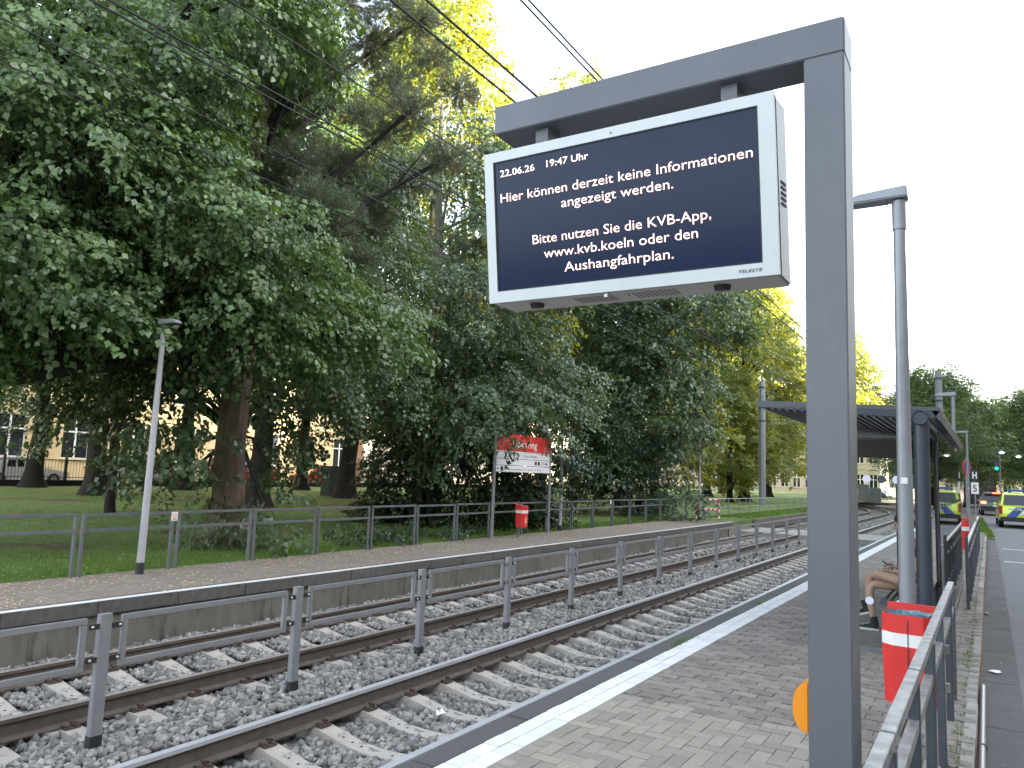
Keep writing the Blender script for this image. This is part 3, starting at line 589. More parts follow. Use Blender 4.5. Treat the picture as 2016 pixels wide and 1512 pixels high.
# ================================================================= LAMPS
def make_lamp(label,mat,z_top=3.55,left=True):
    t=thing('platform_lamp',label,'lamp post',(0,0,0),0,'platform lamp posts')
    b=MB(); b.tube([(0,0,-.05),(0,0,1.2),(0,0,z_top-.2)],[.053,.048,.036],18); part('pole',b,mat,t,smooth=True)
    b=MB(); b.tube([(0,0,-.05),(0,0,.16)],[.056,.0555],18); part('black_base',b,m_blackp,t,smooth=True)
    b=MB(); b.tube([(0,0,z_top-.22),(0,0,z_top-.02)],[.043,.043],16); part('collar',b,mat,t,smooth=True)
    b=MB(); s=-1
    # flat tapering head reaching towards -X
    pr=[(.055,-.01),(.055,.068),(-.25,.050),(-.325,.022),(-.325,-.01)]
    n=len(pr); vs=[]
    for w in (-1,1): vs+=[(x,w*(.075 if x>-.15 else .062),z+z_top) for x,z in pr]
    b.add(vs,[tuple(range(n)),tuple(range(2*n-1,n-1,-1))]+[(i,n+i,n+(i+1)%n,(i+1)%n) for i in range(n)]); h=part('lamp_head',b,mat,t,bevel=.008)
    b=MB(); b.box(-.30,-.07,-.055,.055,z_top-.017,z_top-.011); part('lamp_glass',b,M('lamp_lens',(.06,.065,.07),.25),h)
    b=MB(); b.box(-.037,.037,-.0535,-.048,1.30,1.36) if False else b.box(-.02,.02,-.05,-.046,1.62,1.66); part('sticker',b,m_whitep,t)
    return t
lamp=make_lamp('leaning pale lamp post on the far platform in front of the park at the left',m_lamp2); lamp.location=(-10.1,6.52,0); lamp.rotation_euler=(R(.6),R(-.0),math.pi)
l2=dup(lamp,(-10.38,19.4,0),math.pi,'lamp post on the far platform just right of the station name sign'); l2.rotation_euler=(0,0,math.pi)
l3=dup(lamp,(-10.2,31.2,-.1),math.pi,'distant lamp post beside the red and white barrier and the round bush'); l3.rotation_euler=(0,0,math.pi)
lampR=make_lamp('tall lamp post on the near platform with a red and white bin strapped to it',m_lamp); lampR.location=(-.468,5.62,0)
dup(lampR,(-.60,18.45,0),0,'second lamp post of the near platform, behind the shelter'); dup(lampR,(-.62,30.8,0),0,'farthest lamp post of the near platform, beside the round road sign')
# ================================================================= BINS
def make_bin(label):
    t=thing('litter_bin',label,'litter bin',(0,0,0),0,'red and white litter bins')
    w,d=.155,.11; b=MB()
    hb=[(-w,-d*.55),(-w*.55,-d),(w*.55,-d),(w,-d*.55),(w,d),(-w,d)]
    def ring(z,s=1): return [(x*s,y*s,z) for x,y in hb]
    def band(z0,z1,mi,s0=1,s1=1):
        bb=MB(); n=6; bb.add(ring(z0,s0)+ring(z1,s1),[(i,(i+1)%n,n+(i+1)%n,n+i) for i in range(n)]); return bb
    b=band(0,.345,0,.93,1); b.add(ring(0,.93),[tuple(range(6))]); part('body',b,m_red,t)
    part('white_band',band(.345,.42,0,1.004,1.004),m_whitep,t); b=band(.42,.53,0); part('upper_body',b,m_red,t)
    b=MB(); n=6; b.add(ring(.53)+ring(.53,.9)+ring(.40,.88),[(i,(i+1)%n,n+(i+1)%n,n+i) for i in range(n)]+[(n+i,n+(i+1)%n,2*n+(i+1)%n,2*n+i) for i in range(n)]); part('inner_rim',b,M('dark_red_inside',(.2,.02,.02),.6),t)
    b=MB(); b.box(-w,w,d-.002,d+.012,.42,.575); part('back_plate',b,m_red,t)
    b=MB(); nn=26; vs=[]
    for k in range(nn):
        a=2*math.pi*k/nn; jj=random.uniform(.9,1.02)
        vs+=[(w*.84*jj*math.copysign(abs(math.cos(a))**.6,math.cos(a)),d*.8*jj*math.copysign(abs(math.sin(a))**.6,math.sin(a)),.535+random.uniform(-.006,.012)),(w*.7*jj*math.cos(a),d*.6*jj*math.sin(a),.36)]
    b.add(vs,[(2*k,2*((k+1)%nn),2*((k+1)%nn)+1,2*k+1) for k in range(nn)]+[tuple(2*k+1 for k in range(nn))]); part('bag',b,m_bag,t,smooth=True)
    b=MB(); b.box(-.002,.003,-d-.0035,-d-.001,.02,.50); part('door_slit',b,m_blackp,t)
    return t
bn=make_bin('large red bin with white band and blue liner strapped to the nearest lamp post'); bn.location=(-.435,5.44,.292); bn.rotation_euler=(0,0,R(-6))
b2=dup(bn,(-.545,18.3,.38),0,'small distant red bin with white band behind the further railing'); b2.scale=(1.1,1.1,1.1)
b3=dup(bn,(-9.95,16.6,.25),math.pi/2,'red bin with white band and a white mark below the station name sign'); b3.scale=(1,1,1)
b=MB(); b.box(-.02,.02,.09,.15,-.28,.62); part('support_post',b,m_steelD,b3)
b=MB(); b.prism([(0,.06),(.03,.09),(.012,.12),(.045,.15),(.02,.2),(.05,.19),(.055,.25),(.07,.19),(.1,.2),(.075,.15),(.105,.12),(.075,.09),(.06,.05),(.04,.1)],'y',-.1115,-.1105); b.v=[(x-.07,y,z+.02) for x,y,z in b.v]; part('white_emblem',b,m_whitep,b3)
# ================================================================= STATION NAME SIGN
ns=thing('station_name_sign','station name sign with red headboard between two posts, half hidden by leaves','sign',(-10.2,17.0,0))
for y in (-1.39,1.39): b=MB(); b.cyl((0,y,-.05),(0,y,2.56),.038,n=12); part('post',b,m_lamp,ns,smooth=True)
def board(z0,z1,mat,name,y0=-1.33,y1=1.33): b=MB(); b.box(-.018,.018,y0,y1,z0,z1); return part(name,b,mat,ns)
m_bw=M('sign_white',(.72,.74,.78),.45); m_rs=M('sign_red',(.62,.03,.025),.4)
zs=1.60
rb=board(zs+.53,zs+.95,m_rs,'red_headboard'); board(zs+.505,zs+.527,m_bw,'white_line')
for k in range(3): board(zs+.008+.167*k,zs+.163+.167*k,m_bw,'white_panel')
board(zs-.012,zs-.002,m_blackp,'bottom_rail')
def nt_(s,y0,y1,z,h,mat,bold=.0,name='lettering'): return text(s,ns,mat,y0,y1,z,h,.0195,plane='yz',bold=bold,name=name)
nt_('Ubierring',-.60,.62,zs+.62,.20,m_bw,.012) if False else nt_('Ubierring',-.60,.62,zs+.635,.20,m_bw,.012)
nt_('TH Köln · Campus Südstadt',-.60,.62,zs+.395,.075,m_ink)
nt_('Bayenthal · Marienburg, Rodenkirchen P · U + S  Messe, Dom · Hbf · Ehrenfeld',-.98,.86,zs+.055,.045,m_ink)
for y,c in ((.52,m_ink),(.68,m_ink)): b=MB(); b.box(.0185,.0205,y,y+.11,zs+.205,zs+.30); part('line_symbol',b,c,ns)
nt_('15',.535,.615,zs+.225,.055,m_bw,.01); nt_('16',.695,.775,zs+.225,.055,m_bw,.01)
b=MB(); b.tube([(.020,.875+.036*math.cos(a),zs+.252+.036*math.sin(a)) for a in np.linspace(0,2*math.pi,14)],.006,4); part('round_symbol',b,m_rs,ns)
b=MB(); b.box(.0185,.0205,.965,.985,zs+.21,zs+.29); part('line_symbol',b,m_ink,ns)
b=MB(); b.prism([(1.06,zs+.235),(1.06,zs+.265),(1.13,zs+.265),(1.11,zs+.30),(1.20,zs+.25),(1.11,zs+.20),(1.13,zs+.235)],'x',.0185,.0205); part('arrow',b,m_ink,ns)
b=MB(); b.box(.0185,.0205,-1.14,-1.02,zs+.03,zs+.14); part('line_symbol',b,m_ink,ns)
b=MB(); b.prism([(-1.20,zs+.075),(-1.20,zs+.095),(-1.26,zs+.095),(-1.245,zs+.125),(-1.31,zs+.085),(-1.245,zs+.045),(-1.26,zs+.075)],'x',.0185,.0205); part('arrow',b,m_ink,ns)
# red and white barrier at the far end of the platform
rw=thing('striped_barrier','small red and white striped tube barrier at the far end of the opposite platform','barrier',(-10.0,30.2,-.1))
def striped(p0,p1,n):
    p0,p1=Vector(p0),Vector(p1)
    for i in range(n): b=MB(); b.cyl(p0+(p1-p0)*i/n,p0+(p1-p0)*(i+1)/n,.035,n=8); part('stripe',b,m_red if i%2==0 else m_whitep,rw)
striped((0,0,0),(0,0,.9),7); striped((.62,1.0,0),(.62,1.0,.9),7); striped((.02,.03,.9),(.60,.97,.9),9); striped((.02,.03,.5),(.60,.97,.5),9)
# thin park fence past the platform
pf=thing('park_fence','thin grey fence around the lit lawn beside the catenary mast','fence',(-10.6,33,-.05))
for i in range(20):
    b=MB(); b.box(-.02,.02,-.02,.02,0,.8); inst('post',bpy.data.meshes.get('park_post') or mesh('park_post',b,m_lamp),pf,(min(1.9,i*.12),i*1.45,0))
b=MB(); b.tube([(0,0,.8),(1.9,16*1.45,.8),(1.9,19*1.45,.8)],.018,6); part('top_rail',b,m_lamp,pf); b=MB(); b.tube([(0,0,.42),(1.9,16*1.45,.42),(1.9,19*1.45,.42)],.013,6); part('middle_rail',b,m_lamp,pf)
wv=thing('retaining_kerb','low concrete kerb wall curving from the opposite platform end round the lawn','wall',(-9,34,-.3)); b=MB(); b.prism([(-1.4,-3.6),(-1.2,-3.6),(.4,.2),(.4,26),(.2,26),(.2,.3)],'z',-.2,.27); part('kerb',b,m_wallc,wv)
# ================================================================= CATENARY
m_wiremat=M('wire_metal',(.012,.013,.015),.7)
def mast(label,x,y,h,w=.23,base=-.4,arms=True):
    t=thing('catenary_mast',label,'mast',(x,y,base))
    b=MB(); b.tube([(0,0,0),(0,0,h)],[w,w*.86],8); part('mast_shaft',b,m_lamp,t)
    for z in (h-.45,h-1.7,h-2.6): b=MB(); b.cyl((0,0,z),(0,0,z+.09),w*1.08,n=10); part('clamp_band',b,m_kerb,t)
    return t
mL=mast('left catenary mast on the sunlit lawn beyond the platforms',-12.2,49.7,8.4); mR=mast('right catenary mast rising behind the shelter roof',-2.25,48.5,8.5,.2)
b=MB(); b.tube([(0,0,6.6),(.9,0,6.75),(5.2,-.1,6.3)],.03,6); b.tube([(0,0,5.6),(4.8,-.1,6.1)],.025,6); part('bracket_arm',b,m_lamp,mL)
mast('distant catenary mast by the bend, seen under the shelter roof',-14.6,86,9.0,.26)
def wire(label,x,z,y0,y1,rad=.008,sag=.12,dx=0,n=9,x2=None,z2=None,cat='overhead wire',drops=None):
    t=thing('overhead_wire',label,cat,(x,y0,z)); x2=x if x2 is None else x2; z2=z if z2 is None else z2
    for k,ddx in enumerate((0,dx) if dx else (0,)):
        b=MB(); pts=[]
        for i in range(n): 
            q=i/(n-1); pts.append(((x2-x)*q+ddx,(y1-y0)*q,(z2-z)*q-sag*4*q*(1-q)+(.02*k)))
        b.tube(pts,rad,5); part('strand',b,m_wiremat,t)
    return t
wire('upper pair of overhead wires passing over the display arm',-4.0,6.75,-14,48.5,.011,.10,dx=-.09,z2=6.5)
wire('lower pair of overhead wires crossing the bright sky left of the display',-4.05,5.72,-14,48.5,.013,.0,dx=-.30,z2=5.55)
wire('single upper wire over the far track',-7.0,6.9,-14,49.7,.011,.15,z2=6.6)
wire('pair of contact wires over the far track crossing the dark trees',-6.9,5.85,-14,49.7,.013,.0,dx=.12,z2=5.6)
wire('thin feeder wire pair low across the tree foliage at the left',-7.8,5.85,-14,49.7,.010,.06,dx=-.0,z2=5.4)
wire('lowest thin feeder wire across the tree foliage at the left',-8.6,5.83,-14,49.7,.009,.06,z2=5.3)
wire('lowest feeder wire along the tree edge behind the display underside',-8.6,5.3,49.7,86,.02,.1,x2=-14.2,z2=6)
wire('right hand wire crossing the sky between the display post and lamp post',-4.05,5.6,48.5,96,.02,.0,x2=-11,z2=5.7)
wire('span wire between the two catenary masts',-12.2,7.3,49.7,48.5,.018,.15,x2=-2.25,z2=7.4)
wire('insulated span wire sloping from the right mast over the shelter roof',-2.25,6.1,48.5,49.7,.02,.2,x2=-12.2,z2=6.6)
wire('stay wire high beyond the display post with a dark insulator',-1.8,9.6,30,70,.012,.0,x2=-4.8,z2=9.0)
# ================================================================= SHELTER
sh=thing('tram_shelter','dark tram shelter with tilted ribbed roof and dotted glass end pane on the near platform','shelter',(-1.2,8.2,0))
def sp(name,b,mat,par=None,**k): b.v=[(x+1.2,y-8.2,z) for x,y,z in b.v]; return part(name,b,mat,par or sh,**k)
ys0,ys1=8.2,14.6
for y in (ys0+.02,11.3,ys1-.1): b=MB(); b.cyl((-.54,y+.06,-.02),(-.54,y+.06,2.21),.069,n=20); sp('column',b,m_shel,smooth=True)
b=MB(); b.cyl((-.54,ys0-.02,2.262),(-.54,ys1,2.262),.076,n=24); sp('roof_tube',b,m_shel,smooth=True)
b=MB(); b.tube([(-.54+.066*math.cos(a),ys0-.024,2.262+.066*math.sin(a)) for a in np.linspace(0,2*math.pi,22)],.009,5); sp('tube_end_ring',b,m_shel)
# roof slab: tilted, front edge high
RZ0,RZ1=2.345,2.44; X0,X1=-2.06,-.40
b=MB(); b.prism([(X0,RZ1-.055),(X0,RZ1),(X1,RZ0),(X1+.02,RZ0-.03),(X1-.02,RZ0-.09),(-.62,RZ0-.085)],'y',ys0,ys1); sp('roof_panel',b,m_shel)
b=MB(); b.prism([(X0-.004,RZ1-.055),(X0-.004,RZ1+.012),(X1+.01,RZ0+.012),(X1+.024,RZ0-.022)],'y',ys0-.006,ys0-.001); b.v=b.v; sp('roof_edge_trim',b,m_shel2)
b=MB(); b.prism([(X1-.06,RZ0+.003),(X1+.03,RZ0+.003),(X1+.05,RZ0-.04),(X1+.03,RZ0-.12),(X1+.02,RZ0-.12)],'y',ys0,ys1); sp('rear_gutter',b,m_shel2)
for i in range(19):
    q=i/19; x=X0+.05+(X1-.25-X0)*q; z=RZ1-.055+(RZ0-.085-RZ1+.055)*((x-X0)/(-.62-X0)); b=MB(); b.prism([(x,z-.001),(x+.045,z-.003),(x+.035,z-.022),(x+.01,z-.020)],'y',ys0+.02,ys1-.02); sp('ceiling_rib',b,m_shel)
# end pane near the camera with dots
GX0,GX1=-1.42,-.64; GY=ys0+.12
b=MB(); b.box(GX0,GX1,GY,GY+.01,.05,2.12); pane=sp('end_pane',b,m_glassE)
def dots(par,z,xs,y,mats):
    for i,x in enumerate(xs): b=MB(); b.cyl((x,y-.002,z),(x,y+.0115,z),.038,n=24); sp('pane_dot',b,mats[i%2],par)
dots(pane,1.665,[-1.03+.133*i for i in range(-4,4)],GY,(m_dotw,m_dotd)); dots(pane,.49,[-1.022+.133*i for i in range(-4,4)],GY,(m_dotw,m_dotd))
b=MB(); b.box(GX0,GX1,GY-.012,GY+.022,.0,.05); sp('pane_bottom_rail',b,m_steelD)
b=MB(); b.box(GX0-.03,GX0,GY-.015,GY+.025,0,2.15); sp('pane_edge_post',b,m_shel)
# rear glass wall with clamps
for i in range(12):
    y=ys0+.25+i*.52; b=MB(); b.box(-.418,-.410,y,y+.512,.12,2.15); pn=sp('rear_pane',b,m_glass)
    for z in (.55,1.4):
        b=MB(); b.box(-.424,-.404,y+.485,y+.54,z,z+.05); sp('pane_clamp',b,m_shel,None)
    b=MB(); b.box(-.4185,-.4095,y+.512,y+.52,.12,2.15); sp('pane_joint',b,m_blackp)
b=MB(); b.box(-.425,-.403,ys0+.25,ys1-.1,.06,.12); sp('rear_bottom_rail',b,m_steelD)
# dark tinted header hanging across the shelter
b=MB(); b.box(-1.9,-.62,11.5,11.55,1.98,2.22); sp('header_display',b,M('dark_gloss',(.012,.015,.02),.25,spec=.25)); b=MB(); b.box(-1.92,-.6,11.48,11.56,2.222,2.25); sp('header_rail',b,m_shel2)
b=MB(); b.box(-1.08,-1.03,11.6,11.7,0,1.96); sp('inner_post',b,m_shel)
# bench
bn_=thing('shelter_bench','dark wire bench inside the tram shelter under the seated person','bench',(-.75,9.6,0))
for x in np.linspace(-.20,.16,7): b=MB(); b.cyl((x,-.9,.44),(x,1.6,.44),.014,n=8); part('seat_bar',b,m_shel,bn_)
for y in (-.7,1.4): b=MB(); b.tube([(.2,y,.40),(-.18,y,.42)],.02,6); b.tube([(.15,y,0),(.15,y,.42)],.025,6); part('bench_support',b,m_shel,bn_)
# ================================================================= H / 5 SIGN and round sign
hs=thing('stop_sign_board','small black H board above a white 5 board on a thin post','sign',(-.28,20.4,0))
m_hb=M('black_board',(.01,.01,.012),.5); y=-.0
b=MB(); b.box(-.075,.075,-.01,.01,1.79,2.06); part('h_board',b,m_hb,hs); b=MB(); b.box(-.075,.075,-.01,.01,1.50,1.76); part('five_board',b,m_whitep,hs)
text('H',hs,m_whitep,-.045,.045,1.85,.15,-.0115,bold=.03,name='letter_h'); text('5',hs,m_ink,-.04,.04,1.555,.15,-.0115,bold=.01,name='number_five')
b=MB(); b.cyl((0,.025,-.05),(0,.025,2.0),.014,n=8); part('post',b,m_lamp,hs)
rs=thing('no_stopping_sign','round blue traffic sign with red rim seen edge-on behind the H board','road sign',(-.66,31.9,0))
b=MB(); b.cyl((0,0,2.37),(0,.02,2.37),.26,n=28); part('red_disc',b,m_red,rs); b=MB(); b.cyl((0,-.006,2.37),(0,-.001,2.37),.20,n=28); part('blue_disc',b,M('sign_blue',(.03,.07,.28),.4),rs)
b=MB(); b.cyl((0,.04,-.1),(0,.04,2.7),.03,n=8); part('post',b,m_lamp,rs); rs.rotation_euler=(0,0,R(62))
# ================================================================= PERSON
def skinmesh(name,verts,edges,radii,mat,parent,root=0,sub=2,flat=None):
    me=bpy.data.meshes.new(name); me.from_pydata(verts,edges,[]); o=bpy.data.objects.new(name,me); COL.objects.link(o)
    md=o.modifiers.new('s','SKIN'); md.use_smooth_shade=True; md.branch_smoothing=.6
    sk=me.skin_vertices[0].data
    for i,rr in enumerate(radii): sk[i].radius=rr if isinstance(rr,tuple) else (rr,rr)
    sk[root].use_root=True
    s=o.modifiers.new('u','SUBSURF'); s.levels=sub; s.render_levels=sub
    bpy.context.view_layer.update(); ev=o.evaluated_get(bpy.context.evaluated_depsgraph_get()); m2=bpy.data.meshes.new_from_object(ev); m2.name=name
    bpy.data.objects.remove(o); m2.materials.clear(); m2.materials.append(mat); m2.polygons.foreach_set('use_smooth',[True]*len(m2.polygons))
    return link(bpy.data.objects.new(name,m2),parent)
pe=thing('person','person with bare legs and black shirt sitting cross-legged in the shelter with a phone','person',(-.72,9.62,0))
# local frame: person faces -X; near side (towards camera) is -Y
V=[];Ed=[];Rd=[]
def J(p,rr,par=None): V.append(p); Rd.append(rr); 
def chain(pts,par=None):
    last=par
    for p,rr in pts:
        V.append(p); Rd.append(rr); i=len(V)-1
        if last is not None: Ed.append((last,i))
        last=i
    return last
pel=chain([((0,0,.53),(.085,.125))])
ch=chain([((.02,0,.68),(.075,.115)),((.015,0,.84),(.078,.13)),((-.01,0,.96),(.065,.125)),((-.045,0,1.035),.042),((-.075,0,1.10),.040)],pel)
# near leg (its own right leg is towards +Y): planted leg = far hip, crossing leg = near hip on top
chain([((-.10,.075,.52),.075),((-.27,.05,.51),.066),((-.42,.02,.505),.056),((-.46,.0,.46),.050),((-.455,-.005,.33),.050),((-.435,-.005,.20),.036),((-.425,-.005,.095),.029)],pel)
chain([((-.09,-.085,.56),.078),((-.24,-.06,.605),.070),((-.40,-.01,.625),.058),((-.455,.02,.58),.050),((-.475,.045,.45),.048),((-.475,.05,.32),.036),((-.48,.05,.245),.029)],pel)
shd=2+0
chain([((0,-.17,.94),.047),((.03,-.20,.80),.040),((.02,-.185,.70),.036),((-.10,-.15,.66),.031),((-.20,-.12,.69),.022)],3)
chain([((0,.17,.94),.047),((.03,.20,.80),.040),((.0,.19,.70),.036),((-.12,.13,.67),.031),((-.21,.06,.71),.022)],3)
body=skinmesh('body',V,Ed,Rd,m_skin,pe)
# hands with fingers, holding a phone
def hand(cx,cy,cz,side):
    vs=[(cx,cy,cz)];ed=[];rr=[(.013,.02)]
    vs+=[(cx-.045,cy,cz+.008)]; ed.append((0,1)); rr.append((.012,.032))
    for k in range(4):
        off=(k-1.5)*.017; b0=len(vs); L=(.030,.034,.032,.026)[k]
        vs+=[(cx-.065,cy+off,cz+.012),(cx-.065-L,cy+off*.9,cz+.004),(cx-.068-L,cy+off*.8,cz-.022)]; rr+=[.0088,.0078,.0065]; ed+=[(1,b0),(b0,b0+1),(b0+1,b0+2)]
    b0=len(vs); vs+=[(cx-.02,cy+side*.028,cz+.02),(cx-.05,cy+side*.036,cz+.035)]; rr+=[.0095,.008]; ed+=[(0,b0),(b0,b0+1)]
    return skinmesh('hand',vs,ed,rr,m_skin,pe,sub=1)
hand(-.205,-.12,.695,1); hand(-.215,.06,.715,-1)
ph=thing('phone','dark phone held in the hands of the person in the shelter','phone',(-1.015,9.6,.752)); b=MB(); b.box(-.035,.035,-.07,.07,-.004,.004); part('phone_body',b,m_blackp,ph,bevel=.002); ph.rotation_euler=(0,R(30),R(8))
# head with face
hd=MB(); hd.sphere((0,0,0),.098,.075,.118,20,16)
def shape(v):
    x,y,z=v
    if z<-.03: x+=-.012*(-z-.03)/.09; y*=1-.28*(-z-.03)/.09
    if x<-.06 and abs(y)<.018 and -.035<z<.03: x-=.022*(1-abs(z+.012)/.05)*(1-abs(y)/.02)
    if x<-.05 and .0<z<.035 and .012<abs(y)<.045: x+=.008
    return (x,y,z)
hd.v=[shape(v) for v in hd.v]; hd.sphere((-.0,-.076,-.005),.016,.006,.026,8,6); hd.sphere((-.0,.076,-.005),.016,.006,.026,8,6)
h=part('head',hd,m_skin,pe,smooth=True); h.location=(-.10,0,1.19); h.rotation_euler=(0,R(-22),0)
for y in (-.03,.03): b=MB(); b.sphere((-.086,y,.012),.009,.012,.006,8,6); part('eye',b,m_blackp,h)
b=MB(); b.box(-.093,-.082,-.022,.022,-.052,-.047); part('mouth',b,M('lips',(.35,.13,.11),.5),h)
b=MB(); b.sphere((.016,0,.022),.104,.084,.118,16,12); b.v=[((x+.02*max(0,-z) if z<0 else x),y,max(z,-.055)) for x,y,z in b.v]; b.v=[(max(x,-.062) if z<.05 else x,y,z) for x,y,z in b.v]; part('hair',b,m_hair,h,smooth=True)
# shirt, shorts, socks, shoes
skinmesh('shirt',[(0,0,.56),(.02,0,.70),(.015,0,.85),(-.01,0,.965),(-.035,0,1.01),(0,-.165,.945),(.025,-.195,.83),(0,.165,.945),(.025,.195,.83)],[(0,1),(1,2),(2,3),(3,4),(3,5),(5,6),(3,7),(7,8)],[(.10,.14),(.088,.13),(.09,.145),(.078,.135),(.055,.06),.062,.056,.062,.056],m_cloth,pe)
skinmesh('shorts',[(0,0,.545),(-.09,.08,.53),(-.19,.065,.525),(-.085,-.088,.57),(-.18,-.075,.595)],[(0,1),(1,2),(0,3),(3,4)],[(.10,.135),.088,.083,.09,.085],m_short,pe)
def shoe(x,y,z,rot,par=pe):
    b=MB(); prof=[(.055,0,.075,.03),(.05,.0,.07,.034),(.0,.0,.062,.036),(-.06,.0,.045,.04),(-.12,0,.034,.04),(-.17,0,.022,.03),(-.185,0,.012,.016)]
    vs=[];n=8
    for x_,_,hh,ww in prof:
        for k in range(n): a_=math.pi*k/(n-1); vs.append((x_,ww*math.cos(a_),.018+hh*math.sin(a_)))
    fs=[(i*n+k,i*n+k+1,(i+1)*n+k+1,(i+1)*n+k) for i in range(len(prof)-1) for k in range(n-1)]+[tuple(range(n))]; b.add(vs,fs)
    s=part('shoe',b,m_shoe,par,smooth=True); s.location=(x,y,z); s.rotation_euler=rot
    b=MB(); b.prism([(.06,-.036),(.06,.036),(-.10,.046),(-.165,.036),(-.195,.0),(-.165,-.036),(-.10,-.046)],'z',0,.024); part('sole',b,m_sole,s,bevel=.004)
    for k in range(4): b=MB(); b.tube([(-.05-.022*k,-.026,.068-.007*k),(-.05-.022*k,0,.080-.008*k),(-.05-.022*k,.026,.068-.007*k)],.0035,5); part('lace',b,m_sole,s)
    b=MB(); b.tube([(.012,0,.05),(.012,0,.15)],[.042,.037],12); part('sock',b,m_short,s,smooth=True)
    return s
shoe(-.43,-.005,0,(0,0,0)); shoe(-.49,.05,.165,(0,R(-18),0))
# ================================================================= VEHICLES
def wheel(par,x,y,r_=.32,w=.2,z=None):
    b=MB(); b.cyl((x-w/2,y,r_),(x+w/2,y,r_),r_,n=20); ww=part('wheel',b,m_tyre,par,smooth=True)
    sx=math.copysign(1,x); b=MB(); b.cyl((x+sx*w/2,y,r_),(x+sx*(w/2+.012),y,r_),r_*.62,n=14); part('rim',b,m_rim,ww)
def car(label,paint,loc,rz,L=4.5,Wd=1.8,H=1.5,kind='estate',belt=.92,cat='car',group=None,glassm=None,roofrail=False):
    """car with its rear at local y=0 facing -Y"""
    t=thing('parked_car' if group else 'car',label,cat,loc,rz,group); hw=Wd/2; hood=L-1.15
    if kind=='estate': side=[(0.03,.32),(-.02,.5),(.0,.78),(.05,belt),(hood,belt-.02),(L-.12,belt-.2),(L,.6),(L-.02,.3)]; roof=[(.10,belt),(.42,H-.06),(.7,H),(L-2.1,H),(L-1.75,H-.05),(hood-.1,belt)]
    elif kind=='van': side=[(0.02,.32),(-.02,.5),(.0,.85),(.02,belt),(hood+.3,belt),(L-.05,belt-.15),(L,.6),(L-.02,.3)]; roof=[(.05,belt),(.16,H-.06),(.4,H),(L-1.2,H),(L-.95,H-.1),(L-.4,belt)]
    else: side=[(0.03,.32),(-.02,.5),(.02,.85),(.3,belt),(hood,belt-.02),(L-.12,belt-.2),(L,.6),(L-.02,.3)]; roof=[(.35,belt),(1.0,H-.05),(1.3,H),(L-2.2,H),(L-1.9,H-.05),(hood-.1,belt)]
    b=MB(); n=len(side); secs=[(-hw+.02,.0),(-hw,.04),(-hw+.015,.10),(0,.12),(hw-.015,.10),(hw,.04),(hw-.02,0)]
    # lower body: prism bevelled
    b.prism(side,'x',-hw,hw); part('body',b,paint,t,bevel=.05,smooth=True)
    b=MB(); m=len(roof); tum=.14
    def ins(z): return hw-.05-tum*(z-belt)/(H-belt)
    vs=[(-ins(z),y,z) for y,z in roof]+[(ins(z),y,z) for y,z in roof]; b.add(vs,[tuple(range(m)),tuple(range(2*m-1,m-1,-1))]+[(i,m+i,m+(i+1)%m,(i+1)%m) for i in range(m)]); part('cabin',b,paint,t,bevel=.03,smooth=True)
    # glass: rear, windscreen, sides
    def quad(pts,mat,name,off=(0,0,0)):
        bb=MB(); c=[Vector(p)+Vector(off) for p in pts]; nrm=(c[1]-c[0]).cross(c[3]-c[0]).normalized()*.006
        bb.add([p for p in c]+[p-nrm for p in c],[(0,1,2,3),(7,6,5,4),(0,4,5,1),(1,5,6,2),(2,6,7,3),(3,7,4,0)]); return part(name,bb,mat,t)
    (ya,za),(yb,zb_)=roof[0],roof[1]; q0,q1=.10,.92; P=lambda q:(ya+(yb-ya)*q,za+(zb_-za)*q); (y0,z0),(y1,z1)=P(q0),P(q1)
    quad([(-ins(z0)+.1,y0-.008,z0),(ins(z0)-.1,y0-.008,z0),(ins(z1)-.07,y1-.008,z1),(-ins(z1)+.07,y1-.008,z1)],m_cglass,'rear_window')
    (ya,za),(yb,zb_)=roof[-1],roof[-2]; (y0,z0),(y1,z1)=P(q0),P(q1)
    quad([(ins(z0)-.06,y0+.01,z0),(-ins(z0)+.06,y0+.01,z0),(-ins(z1)+.05,y1+.01,z1),(ins(z1)-.05,y1+.01,z1)],m_cglass,'windscreen')
    yA,yB=roof[1][0]+.15,roof[-2][0]-.05
    for sx in (-1,1):
        nw=3
        for k in range(nw):
            a0=yA+(yB-yA)*k/nw+.04; a1=yA+(yB-yA)*(k+1)/nw-.04; zl,zh=belt+.05,H-.12
            quad([(sx*(ins(zl)+.006),a0-(.1 if k==0 else 0),zl),(sx*(ins(zl)+.006),a1+(.22 if k==nw-1 else 0),zl),(sx*(ins(zh)+.006),a1,zh),(sx*(ins(zh)+.006),a0,zh)],m_cglass,'side_window')
        for y in (.75,L-.85): wheel(t,sx*(hw-.09),y)
        b=MB(); b.box(sx*hw-.02,sx*hw+.02+.10*sx if sx>0 else sx*hw+.02,roof[-1][0]-.35,roof[-1][0]-.2,belt+.02,belt+.14) if sx>0 else b.box(-hw-.12,-hw+.02,roof[-1][0]-.35,roof[-1][0]-.2,belt+.02,belt+.14); part('wing_mirror',b,paint,t,bevel=.02)
        if roofrail: b=MB(); b.tube([(sx*(ins(H)-.04),.55,H+.01),(sx*(ins(H)-.04),.75,H+.06),(sx*(ins(H)-.04),L-2.2,H+.06),(sx*(ins(H)-.04),L-2.0,H)],.016,6); part('roof_rail',b,m_steelT,t)
        b=MB(); b.box(min(sx*hw-.16*sx,sx*hw-.01*sx),max(sx*hw-.16*sx,sx*hw-.01*sx),L-.12,L-.02,.58,.70); part('headlight',b,m_bolt,t)
    b=MB(); b.box(-hw+.03,hw-.03,-.07,.1,.30,.50); part('rear_bumper',b,m_blackp if kind!='van' else paint,t,bevel=.03)
